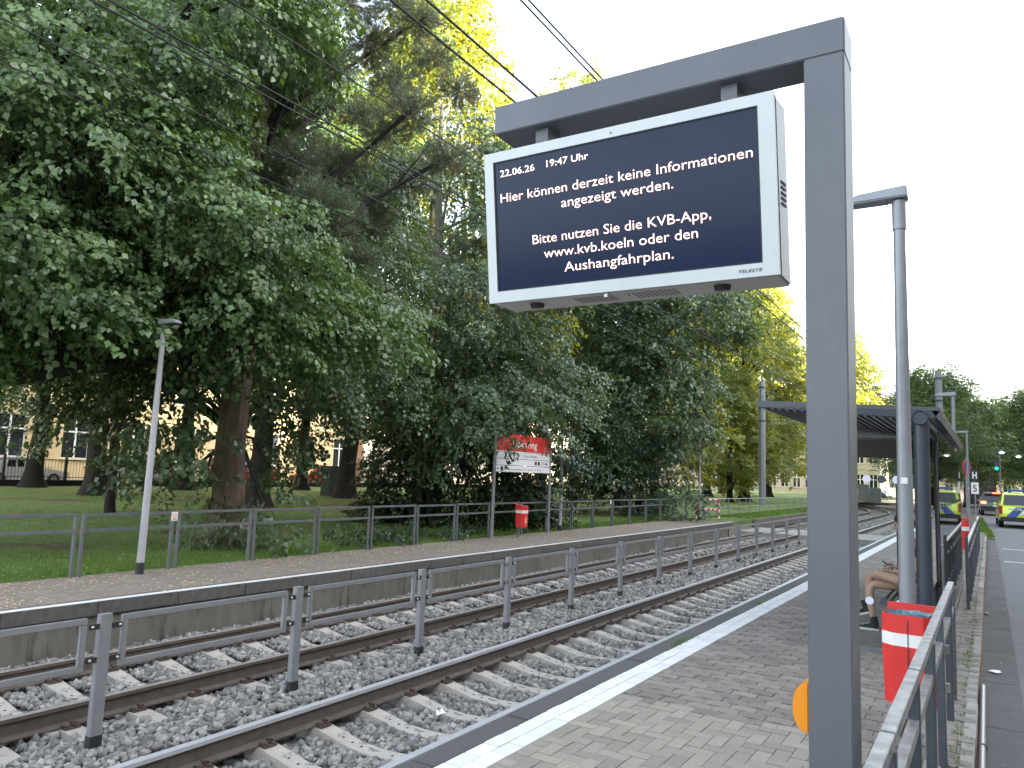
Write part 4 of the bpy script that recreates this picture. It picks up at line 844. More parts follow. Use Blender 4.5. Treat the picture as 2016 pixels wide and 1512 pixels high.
    b=MB(); b.box(-.26,.26,-.035,-.022,.62,.73); part('number_plate',b,m_whitep,t)
    return t
m_pol=carpaint('police_yellow',(.62,.80,.03)); m_polb=M('police_blue',(.02,.09,.36),.35,coat=.5); m_silver=carpaint('silver_paint',(.45,.47,.48)); m_dark=carpaint('dark_car_paint',(.012,.015,.022)); m_wh=carpaint('white_car',(.7,.7,.7)); m_redc=carpaint('red_car',(.38,.02,.02))
pc=car('yellow police estate car with blue diagonal stripe waiting in the road at the right edge',m_pol,(1.27,42.3,-.104),R(1.5),4.8,1.85,1.62,'estate',.98,'police car',roofrail=True)
for k,x0 in enumerate((-.62,)): b=MB(); b.prism([(x0-.05,.50),(x0+.35,.50),(x0+.75,.97),(x0+.35,.97)],'y',-.035,-.026); part('diagonal_stripe',b,m_polb,pc)
for k,x0 in enumerate((.35,)): b=MB(); b.prism([(x0-.05,.50),(x0+.35,.50),(x0+.75,.97),(x0+.35,.97)],'y',-.036,-.027); part('diagonal_stripe',b,m_polb,pc)
text('POLIZEI',pc,m_whitep,-.55,.55,.82,.11,-.039,bold=.02,name='police_lettering')
for sx in (-1,1): b=MB(); b.box(sx*.86-.07,sx*.86+.07,-.045,.05,.62,1.02); part('tail_light',b,m_tail,pc,bevel=.02)
b=MB(); b.box(-.55,.55,.9,1.25,1.67,1.77); part('light_bar',b,m_polb,pc,bevel=.02)
suv=car('dark estate car with lit red brake lights ahead of the police car',m_dark,(.42,60.5,-.104),R(2.5),4.7,1.88,1.55,'estate',.95,'car')
for sx in (-1,1): b=MB(); b.box(sx*.78-.14,sx*.78+.14,-.05,.04,.80,.95); part('brake_light',b,m_taillit,suv,bevel=.02)
b=MB(); b.box(-.25,.25,.34,.42,1.50,1.53); part('brake_light',b,m_taillit,suv)
b=MB(); b.box(-.7,.7,.16,.36,1.53,1.56); part('spoiler',b,m_silver,suv); b=MB(); b.box(-.8,.8,-.055,-.03,.35,.4); part('bumper_trim',b,m_silver,suv)
vb=car('black van with large rear window further ahead in the road',m_dark,(-.75,84,-.104),R(6),6.5,2.3,3.0,'van',1.7,'van'); vb.scale=(1.15,1,1.12)
for sx in (-1,1): b=MB(); b.box(sx*1.05-.08,sx*1.05+.08,-.04,.04,1.2,1.5); part('tail_light',b,m_tail,vb)
# parked vehicles in the side street seen beyond the trees
def parked(label,paint,y,x=-45.6,kind='estate',L=4.4,H=1.48,rz=0,cat='car',**k): 
    return car(label,paint,(x,y,-.06),rz,L,1.8,H,kind,.92 if H<1.7 else 1.15,cat,group=None,**k)
parked('dark blue car parked at the far left beyond the park fence',m_dark,12.4)
parked('white car parked beyond the second big trunk from the left',m_wh,19.6,kind='saloon')
parked('silver white car parked just right of the pale leaning lamp post',m_silver,27.0)
vw=parked('red van with white upper half parked behind the reddish pine trunk',m_redc,34.5,kind='van',L=5.0,H=2.0,cat='van')
b=MB(); b.box(-.80,.80,.5,4.3,1.30,2.02); part('white_top',b,m_wh,vw,bevel=.03)
for k in range(3):
    b=MB(); b.box(.801,.812,.8+k*1.15,1.75+k*1.15,1.36,1.80); part('side_window',b,m_cglass,vw)
parked('small red car parked right of the white and red van',m_redc,42.0,kind='saloon',L=3.9)
parked('white car parked before the pale building beyond the far lawn',m_wh,58,x=-46.5)
for k,(y,c) in enumerate(((24.6,m_orange),(30.6,m_orange))): 
    b=MB(); b.box(-.25,.25,-.28,.28,0,.95); t=thing('bollard_box',('orange rubbish container behind the second trunk' if k==0 else 'orange rubbish container behind the leaning lamp post'),'container',(-43.6,y,-.02)); part('container_body',b,c,t,bevel=.03); b=MB(); b.box(-.27,.27,-.3,.3,.95,1.03); part('container_lid',b,m_blackp,t)
b=MB(); t=thing('park_bin','dark green bin standing on the lawn between the trunks','litter bin',(-29.3,29.2,0)); b.box(-.35,.35,-.35,.35,0,1.5); part('bin_body',b,M('dark_green',(.01,.03,.02),.6),t,bevel=.03); b=MB(); b.box(-.38,.38,-.38,.38,1.5,1.58); part('bin_lid',b,m_blackp,t)
for k,(x,y,c) in enumerate(((-15.0,112,m_wh),(-11.5,115,m_dark))): car(('white car' if k==0 else 'dark car')+' turning at the far junction under the shelter roof',c,(x,y,-.3),R(70),4.4,1.8,1.5,'saloon',.92,'car')
# park fence along the far side: low wall and railing
fw=thing('park_boundary','low dark wall with thin iron railing between the park and the side street','fence',(-41.4,0,0))
b=MB(); b.box(-.15,.15,-12,128,-.1,.32); part('low_wall',b,m_bark3,fw)
for z in (.45,1.35): b=MB(); b.box(-.015,.015,-12,128,z,z+.035); part('rail',b,m_blackp,fw)
b=MB()
for y in np.arange(-12,128,.16): b.box(-.007,.007,y,y+.014,.32,1.42)
o=part('iron_bar',b,m_blackp,fw); o['kind']='stuff'
b=MB(); b.box(-.05,.05,-.05,.05,.3,1.6); mbp=mesh('fence_post',b,m_blackp)
for i in range(46): inst('fence_post',mbp,fw,(0,-11+i*3,0))
# ================================================================= BUILDINGS
def facade(name,label,ox,oy,rz,ulen,floors,bay,win,mat,mat2,depth=12,roofz=2.2,cross=True,courses=True,cat='building'):
    """local: u along +X, outward normal = -Y; floors: list of (z0,z1,sill,head)"""
    t=thing(name,label,cat,(ox,oy,-.1),rz); n=int(ulen/bay); bw=ulen/n; w=win; Ht=floors[-1][1]
    wl=MB(); wl.box(0,ulen,.45,depth,0,Ht)
    pier=MB()
    for z0,z1,zs,zh in floors:
        for i in range(n+1):
            a=0 if i==0 else (i-1)*bw+(bw+w)/2; b_=ulen if i==n else i*bw+(bw-w)/2; pier.box(a,b_,0,.45,z0,z1)
        for i in range(n):
            a=i*bw+(bw-w)/2; pier.box(a,a+w,.0,.45,z0,zs); pier.box(a,a+w,0,.45,zh,z1)
    part('wall_core',wl,mat,t); o=part('wall',pier,mat,t)
    if courses:
        cs=MB(); z0,z1=floors[0][:2]; z=z0+.5
        for i in range(n+1):
            a=0 if i==0 else (i-1)*bw+(bw+w)/2; b_=ulen if i==n else i*bw+(bw-w)/2
            z=z0+.45
            while z<z1-.3: cs.box(a+.01,b_-.01,-.05,-.001,z,z+.40); z+=.45
        o=part('stone_course',cs,mat2,t); o['kind']='stuff'
    for k,(z0,z1,zs,zh) in enumerate(floors): b=MB(); b.box(-.1,ulen+.1,-.14,-.052,z1-.16,z1); part('string_course',b,mat2,t)
    fm={};
    for k,(z0,z1,zs,zh) in enumerate(floors):
        fr=MB(); H=zh-zs; tt=.09
        for q in ((0,w,0,tt),(0,w,H-tt,H)): fr.box(q[0],q[1],.16,.24,q[2],q[3])
        for q in ((0,tt),(w-tt,w)): fr.box(q[0],q[1],.16,.24,tt,H-tt)
        if cross: fr.box(w/2-.06,w/2+.06,.155,.235,tt,H-tt); fr.box(tt,w/2-.06,.155,.235,H*.66-.05,H*.66+.05); fr.box(w/2+.06,w-tt,.155,.235,H*.66-.05,H*.66+.05)
        mfr=mesh('window',fr,m_frame); pa=MB(); pa.box(tt,w-tt,.20,.21,tt,H-tt); mpa=mesh('pane',pa,m_pane); si=MB(); si.box(-.1,w+.1,-.16,.2,-.1,-.0); msi=mesh('sill',si,mat2)
        for i in range(n):
            a=i*bw+(bw-w)/2; wi=inst('window',mfr,t,(a,0,zs)); inst('pane',mpa,wi); inst('sill',msi,wi)
    b=MB(); b.prism([(-.5,Ht),(1.5,Ht+roofz),(depth-1.5,Ht+roofz),(depth+.5,Ht)],'x',-.3,ulen+.3); part('roof',b,m_roof,t)
    return t
# local -Y must face +X : rotate by +90deg -> u runs along +Y
fl=[(0,5.0,1.5,4.3),(5.0,9.6,5.9,8.7),(9.6,14,10.4,13)]
facade('school_building','long yellow rendered building with tall white cross windows behind the park trees',-53,14,R(90),42,fl,4.2,1.9,m_yel,m_yel)
facade('stone_building','pale pink stone building at the far left behind the park trees',-53,-12,R(90),25.5,fl,4.2,1.7,m_pink,m_pink)
facade('terrace_building','pale stone building beyond the yellow one at the end of the park street',-53,57,R(90),34,fl,3.8,1.6,m_pink,m_beige)
facade('terrace_house','sand coloured building closing the view behind the far lawn trees',-53,92,R(90),40,fl,3.8,1.6,m_beige,m_beige)
fl5=[(0,4.2,1.0,3.4),(4.2,7.8,5.0,7.3),(7.8,11.4,8.7,10.9),(11.4,15,12.3,14.5),(15,18.6,15.9,18.0)]
facade('office_block','beige office building with rows of white windows seen below the shelter roof',-40,128,R(0),26,fl5[:4],1.75,1.2,m_beige,m_beige,cross=True,courses=False)
facade('corner_house','light house with regular windows behind the street trees at the far right',-4,158,R(-8),24,fl5[:3],2.6,1.3,m_beige,m_pink,courses=False)
# row of houses along the right-hand side of the road (shades the street in the evening)
for k in range(12):
    facade('street_house',['cream','pale grey','pink','ochre','white','stone coloured','buff','light brown','sand coloured','pale yellow','dusty rose','off-white'][k]+' apartment house in the row along the right side of the road',17+.02*k,-40+14.2*(k+1),R(-90),14,[(0,4.4,1.2,3.6),(4.4,8.2,5.3,7.6),(8.2,12,9.1,11.4),(12,15.8,12.9,15.2),(15.8,19.6,16.7,19)][:5 if k<9 else 4],3.5,1.4,[m_beige,m_pink,m_yel][k%3],m_beige,depth=11,roofz=3.5,courses=False)
# ================================================================= TREES
def at(px,py,D):
    """world point seen at photo pixel (px,py) at horizontal distance D from the camera foot"""
    d=f+(px-1008)/FPX*r2-(py-756)/FPX*u2; k=D/math.hypot(d.x,d.y); return np.array([d.x*k,d.y*k,1.6+d.z*k])
def leaf_quads(base,axis,side,nrm,l,w):
    """four-corner folded leaves"""
    a=base; tip=base+axis*l[:,None]; m=base+axis*(l*.42)[:,None]; lf=m+side*(w*.5)[:,None]+nrm*(w*.14)[:,None]; rt=m-side*(w*.5)[:,None]+nrm*(w*.14)[:,None]
    return np.stack([a,rt,tip,lf],1)
def norm(v): return v/np.maximum(1e-9,np.linalg.norm(v,axis=-1,keepdims=True))
def spray_tpl(n,L,leaf,seed,droop=.5,wr=.85,spread=.32):
    g=np.random.default_rng(seed); t=g.uniform(.05,1,n)**.8; sgn=np.where(np.arange(n)%2==0,1,-1)
    y=sgn*g.uniform(.02,spread,n)*L*(1.1-.6*t); x=t*L; z=-droop*.35*L*t**2+g.normal(0,.05*L,n)-np.abs(y)*.25
    base=np.stack([x,y,z],1); ax=norm(np.stack([g.uniform(.2,.9,n),sgn*g.uniform(.2,.8,n),-g.uniform(.15,1.1,n)*droop*1.6],1))
    up=norm(np.stack([g.normal(.25,.35,n),g.normal(0,.35,n),np.ones(n)],1)); side=norm(np.cross(up,ax)); nr=np.cross(ax,side)
    l=leaf*g.uniform(.65,1.15,n); return leaf_quads(base,ax,side,nr,l,l*wr)
def crown_mesh(name,blobs,per_m2,tpls,mat,seed,axis=None,flat=.75,droop=.3,jit=.16):
    """blobs (n,4): centre and radius of a leaf clump; sprays sit in the outer part of every clump"""
    g=np.random.default_rng(seed); out=[]; blobs=np.asarray(blobs,float); C=blobs[:,:2].mean(0) if axis is None else np.asarray(axis)
    cnt=np.maximum(4,(blobs[:,3]**2*per_m2).astype(int)); B=np.repeat(blobs,cnt,axis=0); n=len(B)
    d=norm(g.normal(size=(n,3))); outw=B[:,:2]-C; outw=outw/np.maximum(.3,np.linalg.norm(outw,axis=1,keepdims=True))
    d[:,:2]+=outw*.45; d[:,2]+=.12; d=norm(d); rad=B[:,3]*g.uniform(.25,1.08,n)**.6
    P=B[:,:3]+d*rad[:,None]*np.array([1,1,flat])+g.normal(0,jit,(n,3))
    X=norm(np.stack([d[:,0]+outw[:,0]*.5,d[:,1]+outw[:,1]*.5,d[:,2]*.35-droop],1)+g.normal(0,.25,(n,3))); up=norm(np.stack([g.normal(0,.3,n),g.normal(0,.3,n),np.ones(n)],1))
    Yv=norm(np.cross(up,X)); Z=np.cross(X,Yv); Rm=np.stack([X,Yv,Z],2); s=g.uniform(.55,1.4,n); k=g.integers(0,len(tpls),n)
    for i,T in enumerate(tpls):
        m=k==i
        if m.any(): out.append((np.einsum('nij,lqj->nlqi',Rm[m],T)*s[m][:,None,None,None]+P[m][:,None,None,:]).reshape(-1,4,3))
    return npmesh(name,np.concatenate(out),4,mat)
def round_blobs(seed,H,zb,Rm,n,r0,r1,top=.35):
    """clump layout of a broad crown between zb and H"""
    g=np.random.default_rng(seed); out=[]
    for i in range(n):
        q=((i+.5)/n); z=zb+(H-zb)*q; pr=math.sin(math.pi*min(1,(q*.88+.16)))**.6 if q<.98 else .3; pr=max(pr,.25)*(1-top*q*q)
        a=i*2.39996+g.normal(0,.35); rr=Rm*pr*g.uniform(.35,1.0)**.5; r=g.uniform(r0,r1)
        out.append((max(0,rr-r*.4)*math.cos(a),max(0,rr-r*.4)*math.sin(a),z+g.normal(0,.3),r))
    return np.array(out)
def trunk_mesh(name,H,r,blobs,mat,seed,flare=1.9,lean=(0,0),nl=16,tfrac=.8,zfirst=None,base=(0,0)):
    g=random.Random(seed); b=MB(); pts=[];rd=[]
    zz=[-.1,.12,.4,.9,1.8,3.0,4.5,6.5,9,H*.7,H*.9]; zz=[z for z in zz if z<=H*.9+.01]
    for i,z in enumerate(sorted(set(zz))):
        q=z/H; k=flare if z<.05 else (1+(flare-1)*math.exp(-max(0,z)/.35)); pts.append((base[0]+lean[0]*z+g.gauss(0,.02*min(z,3)),base[1]+lean[1]*z+g.gauss(0,.02*min(z,3)),z)); rd.append(max(.03,r*k*(1-q*.85)))
    b.tube(pts,rd,14)
    # buttress irregularity
    b.v=[(x+(.06*r*math.sin(5*math.atan2(y-base[1],x-base[0])+z)) , y+(.06*r*math.cos(4*math.atan2(y-base[1],x-base[0])-z)),z) for x,y,z in b.v]
    P=[Vector(p) for p in pts]
    def tp(z):
        for a_,c_ in zip(P[:-1],P[1:]):
            if a_.z<=z<=c_.z: return a_.lerp(c_,(z-a_.z)/(c_.z-a_.z))
        return P[-1]
    tr=b; lb=MB(); idx=list(range(len(blobs))); g.shuffle(idx)
    for i in idx[:nl]:
        x,y,z,rr=blobs[i]; z0=max(1.8 if zfirst is None else zfirst,z-g.uniform(1.2,3.0)-.25*math.hypot(x-base[0],y-base[1])); z0=min(z0,H*.85); s=tp(z0); e=Vector((x,y,z)); m=s.lerp(e,.45)+Vector((g.gauss(0,.2),g.gauss(0,.2),g.uniform(-.1,.5)))
        r0=max(.03,min(.16,r*.42*(1-z0/H*.7))); lb.tube([s,s.lerp(m,.5)+Vector((0,0,.06)),m,e],[r0,r0*.8,r0*.55,r0*.2],6)
        for _ in range(3): e2=e+Vector((g.gauss(0,rr*.6),g.gauss(0,rr*.6),g.gauss(0,rr*.4))); lb.tube([m.lerp(e,.5),e2],[r0*.3,r0*.08],4)
    return mesh(name,tr,mat,smooth=True),mesh('branches',lb,mat,smooth=True)
def tree(name,label,loc_,tm,bm_,cm,rz=0,sc=(1,1,1),cat='tree'):
    t=thing(name,label,cat,(loc_[0],loc_[1],0),rz); t.scale=sc
    inst('trunk',tm,t)
    if bm_: inst('branches',bm_,t)
    inst('crown',cm,t); return t
T_near=[spray_tpl(33,.60,.088,s,droop=.55,wr=.84) for s in range(5)]
T_mid=[spray_tpl(24,.85,.145,s+20,droop=.5,wr=.8) for s in range(4)]
T_far=[spray_tpl(22,1.15,.21,s+40,droop=.45,wr=.75) for s in range(4)]
T_loc=[spray_tpl(18,1.3,.27,s+60,droop=.25,wr=.45,spread=.5) for s in range(4)]
T_yew=[spray_tpl(22,.42,.10,s+80,droop=.3,wr=.42,spread=.25) for s in range(4)]
# ---- near linden at the left edge: clumps placed over the volume the photo shows
gj=random.Random(11)
def px_blobs(cells,D0,D1,r0,r1,base,jp=22):
    out=[]
    for c in cells:
        D=gj.uniform(D0,D1); p=at(c[0]+gj.gauss(0,jp),c[1]+gj.gauss(0,jp*.8),D if len(c)<3 else c[2]); out.append((p[0]-base[0],p[1]-base[1],p[2],gj.uniform(r0,r1) if len(c)<4 else c[3]))
    return out
LB=(-14.6,5.6)
cells=[(x,y) for y in range(-60,600,92) for x in range(-120,520,100) if not (x>380 and 150<y<340) and not(x>470 and y>300 and y<420)]
cells+=[(540,40),(500,-10),(430,110),(560,480),(480,440)]
bl=px_blobs(cells,12.2,15.2,.62,.95,LB)
cells2=[(x,y) for y in range(-80,640,110) for x in range(-150,480,120)]
bl+=px_blobs(cells2,15.5,18.5,.8,1.15,LB)
cells3=[(-60,640),(40,620),(130,640),(-90,700),(220,620),(300,600),(380,560),(420,620),(340,650)]
bl+=px_blobs(cells3,13.0,16.5,.6,.9,LB)
bl+=px_blobs([(400,560),(540,610),(600,590),(650,640),(560,650),(690,580),(560,700),(390,680),(720,640),(600,540)],13.2,15.0,.5,.75,LB,14)
bl=np.array(bl)
cmL=crown_mesh('crown',bl,90,T_near,m_leafA,5,axis=(0,0),droop=.45)
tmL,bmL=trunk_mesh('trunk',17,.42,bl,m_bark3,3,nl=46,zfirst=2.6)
tree('linden_tree','large linden filling the left edge, its leafy branches reaching over the leaning lamp post',LB,tmL,bmL,cmL)
# ---- second linden behind the pine trunk
L2=(-17.2,13.4)
cells=[(350,790),(300,770),(250,760),(190,730),(395,760),(380,850),(330,740),(315,915),(392,930),(398,1000),(540,720),(600,760),(570,820),(540,880),(640,720),(700,760),(522,1000),(660,820),(545,960),(330,930)]
bl=px_blobs(cells[:8],14.5,17.5,.5,.8,L2)+px_blobs(cells[8:10]+cells[16:17],14.6,15.2,.32,.45,L2,10)+px_blobs(cells[10:16]+cells[17:18],17,20,.7,1.0,L2)
bl+=px_blobs([(x,y) for y in range(380,720,90) for x in range(560,800,90)],16.5,20.5,.75,1.1,L2)
bl+=px_blobs([(x,y) for y in range(-60,400,110) for x in range(250,560,110)],19,22,.9,1.2,L2)
bl=np.array(bl); cm2=crown_mesh('crown',bl,68,T_near,m_leafB,6,axis=(0,0),droop=.45)
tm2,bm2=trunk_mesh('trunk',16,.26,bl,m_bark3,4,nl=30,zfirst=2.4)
tree('linden_tree','dark linden whose low leafy sprays hang beside the reddish pine trunk',L2,tm2,bm2,cm2)
# ---- pine
PB=(-12.45,9.75)
cells=[(600,60),(660,110),(720,70),(760,150),(820,120),(640,190),(700,230),(770,250),(840,230),(590,260),(650,310),(720,340),(790,340),(600,390),(660,430),(730,420),(560,200),(560,120),(440,300),(570,260),(560,470),(620,510),(520,330),(700,500),(870,310),(780,20),(700,-10),(600,-30),(830,60),(650,-60),(760,-70),(560,330),(880,180),(450,420)]
pbl=np.array(px_blobs(cells,14.0,18.0,.42,.72,PB,18))
def needle_tufts(name,blobs,per,mat,seed,L=.15,nn=20,w=.0052):
    g=np.random.default_rng(seed); cnt=(blobs[:,3]**2*per).astype(int)+6; B=np.repeat(blobs,cnt,axis=0); n=len(B); d=norm(g.normal(size=(n,3))); P=B[:,:3]+d*(B[:,3]*g.uniform(0,1,n)**.5)[:,None]*np.array([1,1,.7])
    ax=norm(d+np.array([0,0,.35])); k=g.normal(size=(n,nn,3)); dd=norm(k*.75+ax[:,None,:]); l=L*g.uniform(.7,1.15,(n,nn,1)); base=P[:,None,:]+ax[:,None,:]*g.uniform(-.07,.07,(n,nn,1)); tip=base+dd*l+np.array([0,0,-.012]); sd=norm(np.cross(dd,g.normal(size=(n,nn,3))))*w
    return npmesh(name,np.stack([base-sd,base+sd,tip],2).reshape(-1,3,3),3,mat)
pt=thing('pine_tree','tall pine with reddish furrowed trunk and grey green needles behind the platform railing','tree',(PB[0],PB[1],0))
cmP=needle_tufts('needle_crown',pbl,620,m_needle,9); inst('needle_crown',cmP,pt); inst('dry_needles',needle_tufts('dry_needles',pbl[::2]-np.array([0,0,.1,.05]),90,m_needleB,10),pt)
tmP,bmP=trunk_mesh('trunk',17,.30,pbl,m_pinebark,8,flare=2.3,nl=16,zfirst=4.2); bmP.materials[0]=m_bark3; inst('trunk',tmP,pt); inst('branches',bmP,pt)
# ivy and suckers around the foot of the pine
ivy=px_blobs([(415,1062,15.2,.15),(465,1066,15.2,.15),(500,1058,15.3,.2),(395,1075,15,.13),(445,1068,15.1,.14),(512,1070,15.0,.16),(385,1060,15.3,.14)],15,15,.3,.3,PB,6)
o=thing('ivy_clump','leafy ivy and suckers around the foot of the pine trunk','plant',(PB[0],PB[1],0)); inst('foliage',crown_mesh('foliage',np.array(ivy),520,[t*.62 for t in T_near],m_leafB,12,axis=(0,0)),o)
# ---- central broad tree in front of the name sign
MBs=(-14.8,18.8)
cells=[(x,y) for y in range(560,880,80) for x in range(740,1120,85)]+[(1000,760,20.0,.55),(1060,795,18.8,.36),(950,815,18.6,.4),(1030,760,19,.5),(900,880,21.6,.6),(830,900,21.6,.6),(1100,760),(930,820,18.3,.4),(1070,826,18.3,.2),(1010,826,18.1,.2),(962,848,17.9,.2),(1040,824,18.3,.18),(940,880,18.4,.25)]
bl=px_blobs(cells,19.5,23,.75,1.15,MBs)+px_blobs([(x,y) for y in range(280,560,95) for x in range(800,1120,95)],22,26,1.0,1.35,MBs)
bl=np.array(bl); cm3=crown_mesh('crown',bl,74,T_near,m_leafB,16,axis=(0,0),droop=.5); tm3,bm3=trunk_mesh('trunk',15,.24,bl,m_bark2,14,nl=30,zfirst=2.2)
tree('maple_tree','broad dense tree whose branches hang over the top of the station name sign',MBs,tm3,bm3,cm3)
# pale barked tree on the lawn left of the round bush
PBs=(-14.2,32.4)
cells=[(x,y) for y in range(600,900,72) for x in range(1130,1430,72) if not (y>820 and x>1180) and not (y>740 and x>1390)]+[(x,y,32) for x in (1190,1240,1290) for y in (590,650,710,770,830)]
bl=px_blobs(cells,31,37,1.0,1.45,PBs)+px_blobs([(x,y) for y in range(310,600,95) for x in range(1090,1400,95)],32,38,1.3,1.7,PBs)
bl=np.array(bl); cm4=crown_mesh('crown',bl,46,T_mid,m_leafB,26,axis=(0,0),droop=.45); tm4,bm4=trunk_mesh('trunk',18,.36,bl,m_bark2,24,nl=26,zfirst=4.0,flare=1.6)
tree('linden_tree','linden with a bare pale trunk on the lawn just left of the round bush',PBs,tm4,bm4,cm4)
pk=bpy.data.objects[-1] if False else [o_ for o_ in COL.objects if o_.get('label','').startswith('linden with a bare pale trunk')][0]
inst('sun_coloured_tips',crown_mesh('sun_coloured_tips',np.array(px_blobs([(1125,150),(1118,190),(1110,240),(1180,140),(1176,180),(1165,230),(1085,215),(1130,260)],34,36,.5,.75,PBs,5)),90,T_near,m_leafC,27,axis=(0,0)),pk)  # top clumps get a yellower leaf; the sunlight is put into their colour
# yew thicket behind the name sign down to the ground
YB=(-12.6,16.6)
cells=[(x,y) for y in range(700,1050,62) for x in range(775,990,52)]+[(1000,960),(1040,980),(1070,950),(1010,900),(1060,1010),(1000,1020),(760,1000),(770,900),(1075,900)]
yb=[(at(c[0]+gj.gauss(0,12),c[1]+gj.gauss(0,10),gj.uniform(21.6,23.5))) for c in cells]; yb=np.array([(p[0]-YB[0],p[1]-YB[1],max(.15,p[2]),gj.uniform(.5,.75)) for p in yb])
o=thing('yew_thicket','black green thicket reaching the ground behind the station name sign and red bin','bush',(YB[0],YB[1],0)); inst('foliage',crown_mesh('foliage',yb,205,[t*.85 for t in T_near],m_leafD,17,axis=(0,0),droop=.2),o)
g_=MB(); [g_.tube([(x*.3,y*.3,0),(x,y,z)],[.05,.015],5) for x,y,z,_ in yb[::4]]; part('stems',g_,m_bark3,o)
gc=[(random.uniform(-11.6,-10.7)+11,random.uniform(11.5,20.5)-16,.06,.22) for _ in range(34)]
o=thing('ivy_ground_cover',None,None,(-11,16,0)); COL.objects.unlink(o); bpy.data.objects.remove(o)
o=link(bpy.data.objects.new('ivy_ground_cover',crown_mesh('ivy_ground_cover',np.array(gc),300,[t*.6 for t in T_near],m_leafD,31,axis=(0,0),flat=.5))); o.location=(-11,16,0); o['kind']='stuff'
# round bush near the third lamp
BB=(-12.6,29.8); rbb=np.array([(gj.gauss(0,1.0),gj.gauss(0,1.3),gj.uniform(.3,4.2)*1.0,gj.uniform(.6,.95)) for _ in range(34)])
o=thing('round_bush','tall rounded dark bush beside the third lamp post and striped barrier','bush',(BB[0],BB[1],0)); inst('foliage',crown_mesh('foliage',rbb,110,[t*1.25 for t in T_yew],m_leafD,18,axis=(0,0)),o)
g_=MB(); [g_.tube([(x*.2,y*.2,0),(x,y,z)],[.05,.015],5) for x,y,z,_ in rbb[::4]]; part('stems',g_,m_bark3,o)
# ---- shared tree kinds for the park
def kind(seed,H,zb,Rm,n,r0,r1,per,tpl,leaf,bark,r,nl=14,flare=1.9,top=.35,droop=.35):
    bb=round_blobs(seed,H,zb,Rm,n,r0,r1,top); tm,bm_=trunk_mesh('trunk',H,r,bb,bark,seed,flare=flare,nl=nl,zfirst=zb*.8); return tm,bm_,crown_mesh('crown',bb,per,tpl,leaf,seed,axis=(0,0),droop=droop)
K1=kind(101,19,6.2,5.6,54,1.2,1.7,30,T_mid,m_leafB,m_bark3,.42)
K2=kind(102,20,3.6,5.0,66,1.1,1.7,32,T_mid,m_leafC,m_bark2,.34,flare=1.5)
K3=kind(103,19,2.8,5.4,56,1.2,1.8,22,T_far,m_leafC,m_bark3,.36,top=.5)
K5=kind(105,18,6.4,5.2,38,1.2,1.8,26,T_far,m_leafC,m_bark3,.36,top=.5)
K4=kind(104,14,3.4,5.2,44,1.1,1.7,26,T_loc,m_leafE,m_bark3,.24,nl=20,flare=1.3,droop=.15)
# sparse low sprays of the back row, seen against the yellow building
cells=[(60,740),(150,790),(235,730),(275,800),(20,800),(120,850),(330,740),(195,850),(90,700),(10,860),(260,870),(170,720),(225,770),(100,790)]
LSb=(-20.5,12.2); bl=np.array(px_blobs(cells,22.5,26,.45,.75,LSb,16)); tmS,bmS=trunk_mesh('trunk',8,.13,bl,m_bark3,33,nl=14,zfirst=2.2,flare=1.3)
tree('young_linden','slim young linden with sparse twigs just behind the pale leaning lamp post',LSb,tmS,bmS,crown_mesh('crown',bl,30,T_near,m_leafB,36,axis=(0,0),droop=.3))
PARK=[('linden_tree','dark linden with a flared foot, leftmost trunk standing before the far yellow building',(-39.3,19.4),K1,.3,(.95,.95,.95)),
('linden_tree','dark linden with a broad flared foot on the lawn left of the leaning lamp post',(-31.8,18.2),K1,2.1,(.95,.95,1)),
('linden_tree','dark linden standing behind the leaning lamp post near the park boundary',(-36.6,25.7),K1,3.9,(.9,.9,.95)),
('linden_tree','dark linden with a straight trunk close to the right side of the reddish pine trunk',(-22.6,18.9),K1,5.1,(.9,.9,1)),
('linden_tree','slim dark linden with a leaning trunk before the middle of the yellow building',(-36.4,33.8),K1,1.2,(.85,.85,.95)),
('maple_tree','tall maple with yellow sunlit top just left of the display frame',(-19.0,23.8),K2,.6,(1.05,1.05,1.08)),
('linden_tree','dark linden seen just right of the second lamp post on the lawn',(-20.1,39.2),K1,.9,(.95,.95,1.0)),
('linden_tree','linden in the far part of the park seen over the name sign',(-29,46),K1,4.4,(1,1,1)),
('maple_tree','dense maple behind the round bush with shaded lower branches',(-18.5,47.5),K3,.4,(.85,.85,.72)),
('maple_tree','maple with bright yellow sunlit crown left of the display post',(-16.2,60.5),K3,1.9,(1.02,1.02,1.02)),
('maple_tree','maple standing behind the left catenary mast',(-22.5,71.0),K3,3.1,(1,1,.98)),
('maple_tree','maple with a yellow green crown right of the display post, above the shelter roof',(-17.6,117.0),K5,4.6,(1.3,1.3,1.28)),
('maple_tree','sunlit maple filling the gap between the left catenary mast and the display post',(-19.8,83),K3,2.6,(1.05,1.05,1.1)),
('linden_tree','linden at the back of the park hiding the end of the yellow building',(-33,58),K1,2.8,(1,1,1)),
('linden_tree','linden far back in the park behind the yellow crowned maple',(-26,88),K1,.1,(1,1,1)),
('linden_tree','linden at the back left corner of the park behind the big left linden',(-28.5,7.5),K1,1.7,(1,1,1.05)),
('linden_tree','linden of the back row partly hidden by the pine crown',(-27,28),K1,5.9,(1,1,1.05)),
('linden_tree','small linden with low branches at the far side of the pale barked maple',(-27.5,36),K1,2.2,(.7,.7,.6)),
('maple_tree','low leafy maple beside the left catenary mast above the thin park fence',(-16.2,56.5),K3,5.2,(.6,.6,.5))]
for nm,lab,lc,K,rz,sc in PARK: tree(nm,lab,lc,K[0],K[1],K[2],rz,sc)
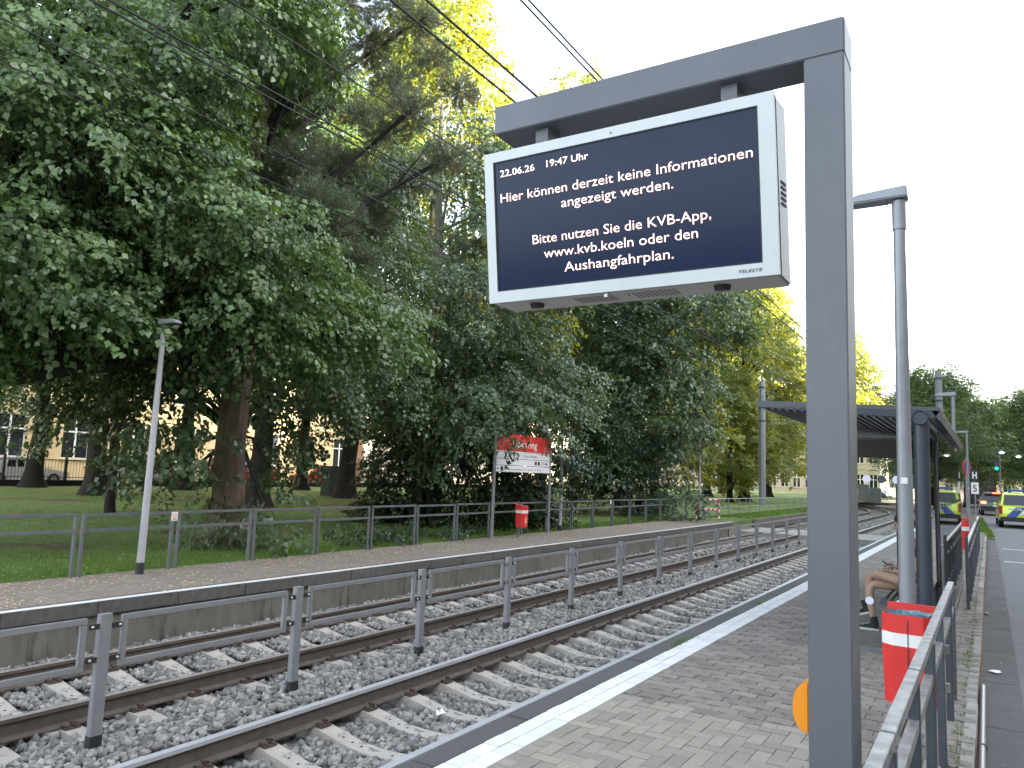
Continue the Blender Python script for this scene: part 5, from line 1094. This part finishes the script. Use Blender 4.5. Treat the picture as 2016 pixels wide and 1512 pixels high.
STREET=[('locust tree nearest behind the right catenary mast with an airy crown',(-3.6,70),0,(.85,.85,.8)),('locust tree second in the row left of the road beyond the shelter',(-4.6,84),1.3,(.95,.95,.86)),
('locust tree over the waiting cars at the centre of the far street',(-3.8,98),2.2,(.95,.95,.9)),('locust tree with leaning trunk at the far right edge of the street',(4.2,96),3.3,(.9,.9,.88)),
('locust tree behind the leaning one at the right edge',(6.0,104),4.0,(1.1,1.1,.95)),('locust tree rising directly above the dark van in the street',(0.5,122),5.1,(1,1,.95)),('locust tree farthest away at the end of the street beyond the dark van',(-3.0,136),.7,(.95,.95,.9))]
for lab,lc,rz,sc in STREET: tree('locust_tree',lab,lc,K4[0],K4[1],K4[2],rz,sc)
# hanging street lamps and traffic light in the far street
m_lit=M('street_lamp_glass',(.8,.8,.78),.4,emit=(1,1,.95),estr=.5)
for k,(px,py,D) in enumerate(((1972,891,62),(2005,899,66),(1912,795+62,64))):
    p=at(px,py,D)
    if k==2: continue
    t=thing('hanging_street_lamp',['white hanging street lamp over the road, left one of two','white hanging street lamp over the road, right one at the picture edge'][k],'street lamp',tuple(p))
    b=MB(); b.tube([(0,0,.12),(0,0,.04),(0,0,0)],[.03,.17,.24],14); part('shade',b,m_whitep,t); b=MB(); b.sphere((0,0,-.01),.14,.14,.07); part('bulb',b,m_lit,t)
    b=MB(); b.tube([(-9,0,1.0),(0,0,.12),(9,0,1.2)],.012,4); part('span_wire',b,m_kerb,t)
p=at(1962,921,66); t=thing('traffic_light','traffic light showing green above the waiting cars','traffic light',tuple(p))
b=MB(); b.box(-.16,.16,-.1,.12,-.22,.75); part('signal_housing',b,m_blackp,t,bevel=.02)
for k,(z,c) in enumerate(((0,M('green_signal',(0,.4,.25),.3,emit=(.0,.85,.5),estr=.9)),(.27,M('amber_off',(.06,.04,.01),.3)),(.54,M('red_off',(.06,.01,.01),.3)))): b=MB(); b.cyl((0,-.11,z-.05),(0,-.125,z-.05),.10,n=14); part('signal_lens',b,c,t)
b=MB(); b.tube([(.2,.05,-p[2]),(.2,.05,.9)],.05,8); part('mast',b,m_lamp,t)
# utility cabinet near the far bend
p=at(1715,960,88); t=thing('utility_cabinets','grey utility cabinets beside the distant mast at the bend','cabinet',(p[0],p[1],-.2))
for i in range(2): b=MB(); b.box(-1.2+i*1.1,-.2+i*1.1,-.4,.4,0,1.9-.3*i); part('cabinet',b,m_lamp,t,bevel=.03)

gp=np.c_[rng.uniform(-.5,.1,2500),rng.uniform(32,55,2500),np.full(2500,-.07)]; gp=gp[gp[:,0]<.12-(gp[:,1]-32)*.025]; blades('weeds',gp,.07,m_grassb,.04,.012,2)
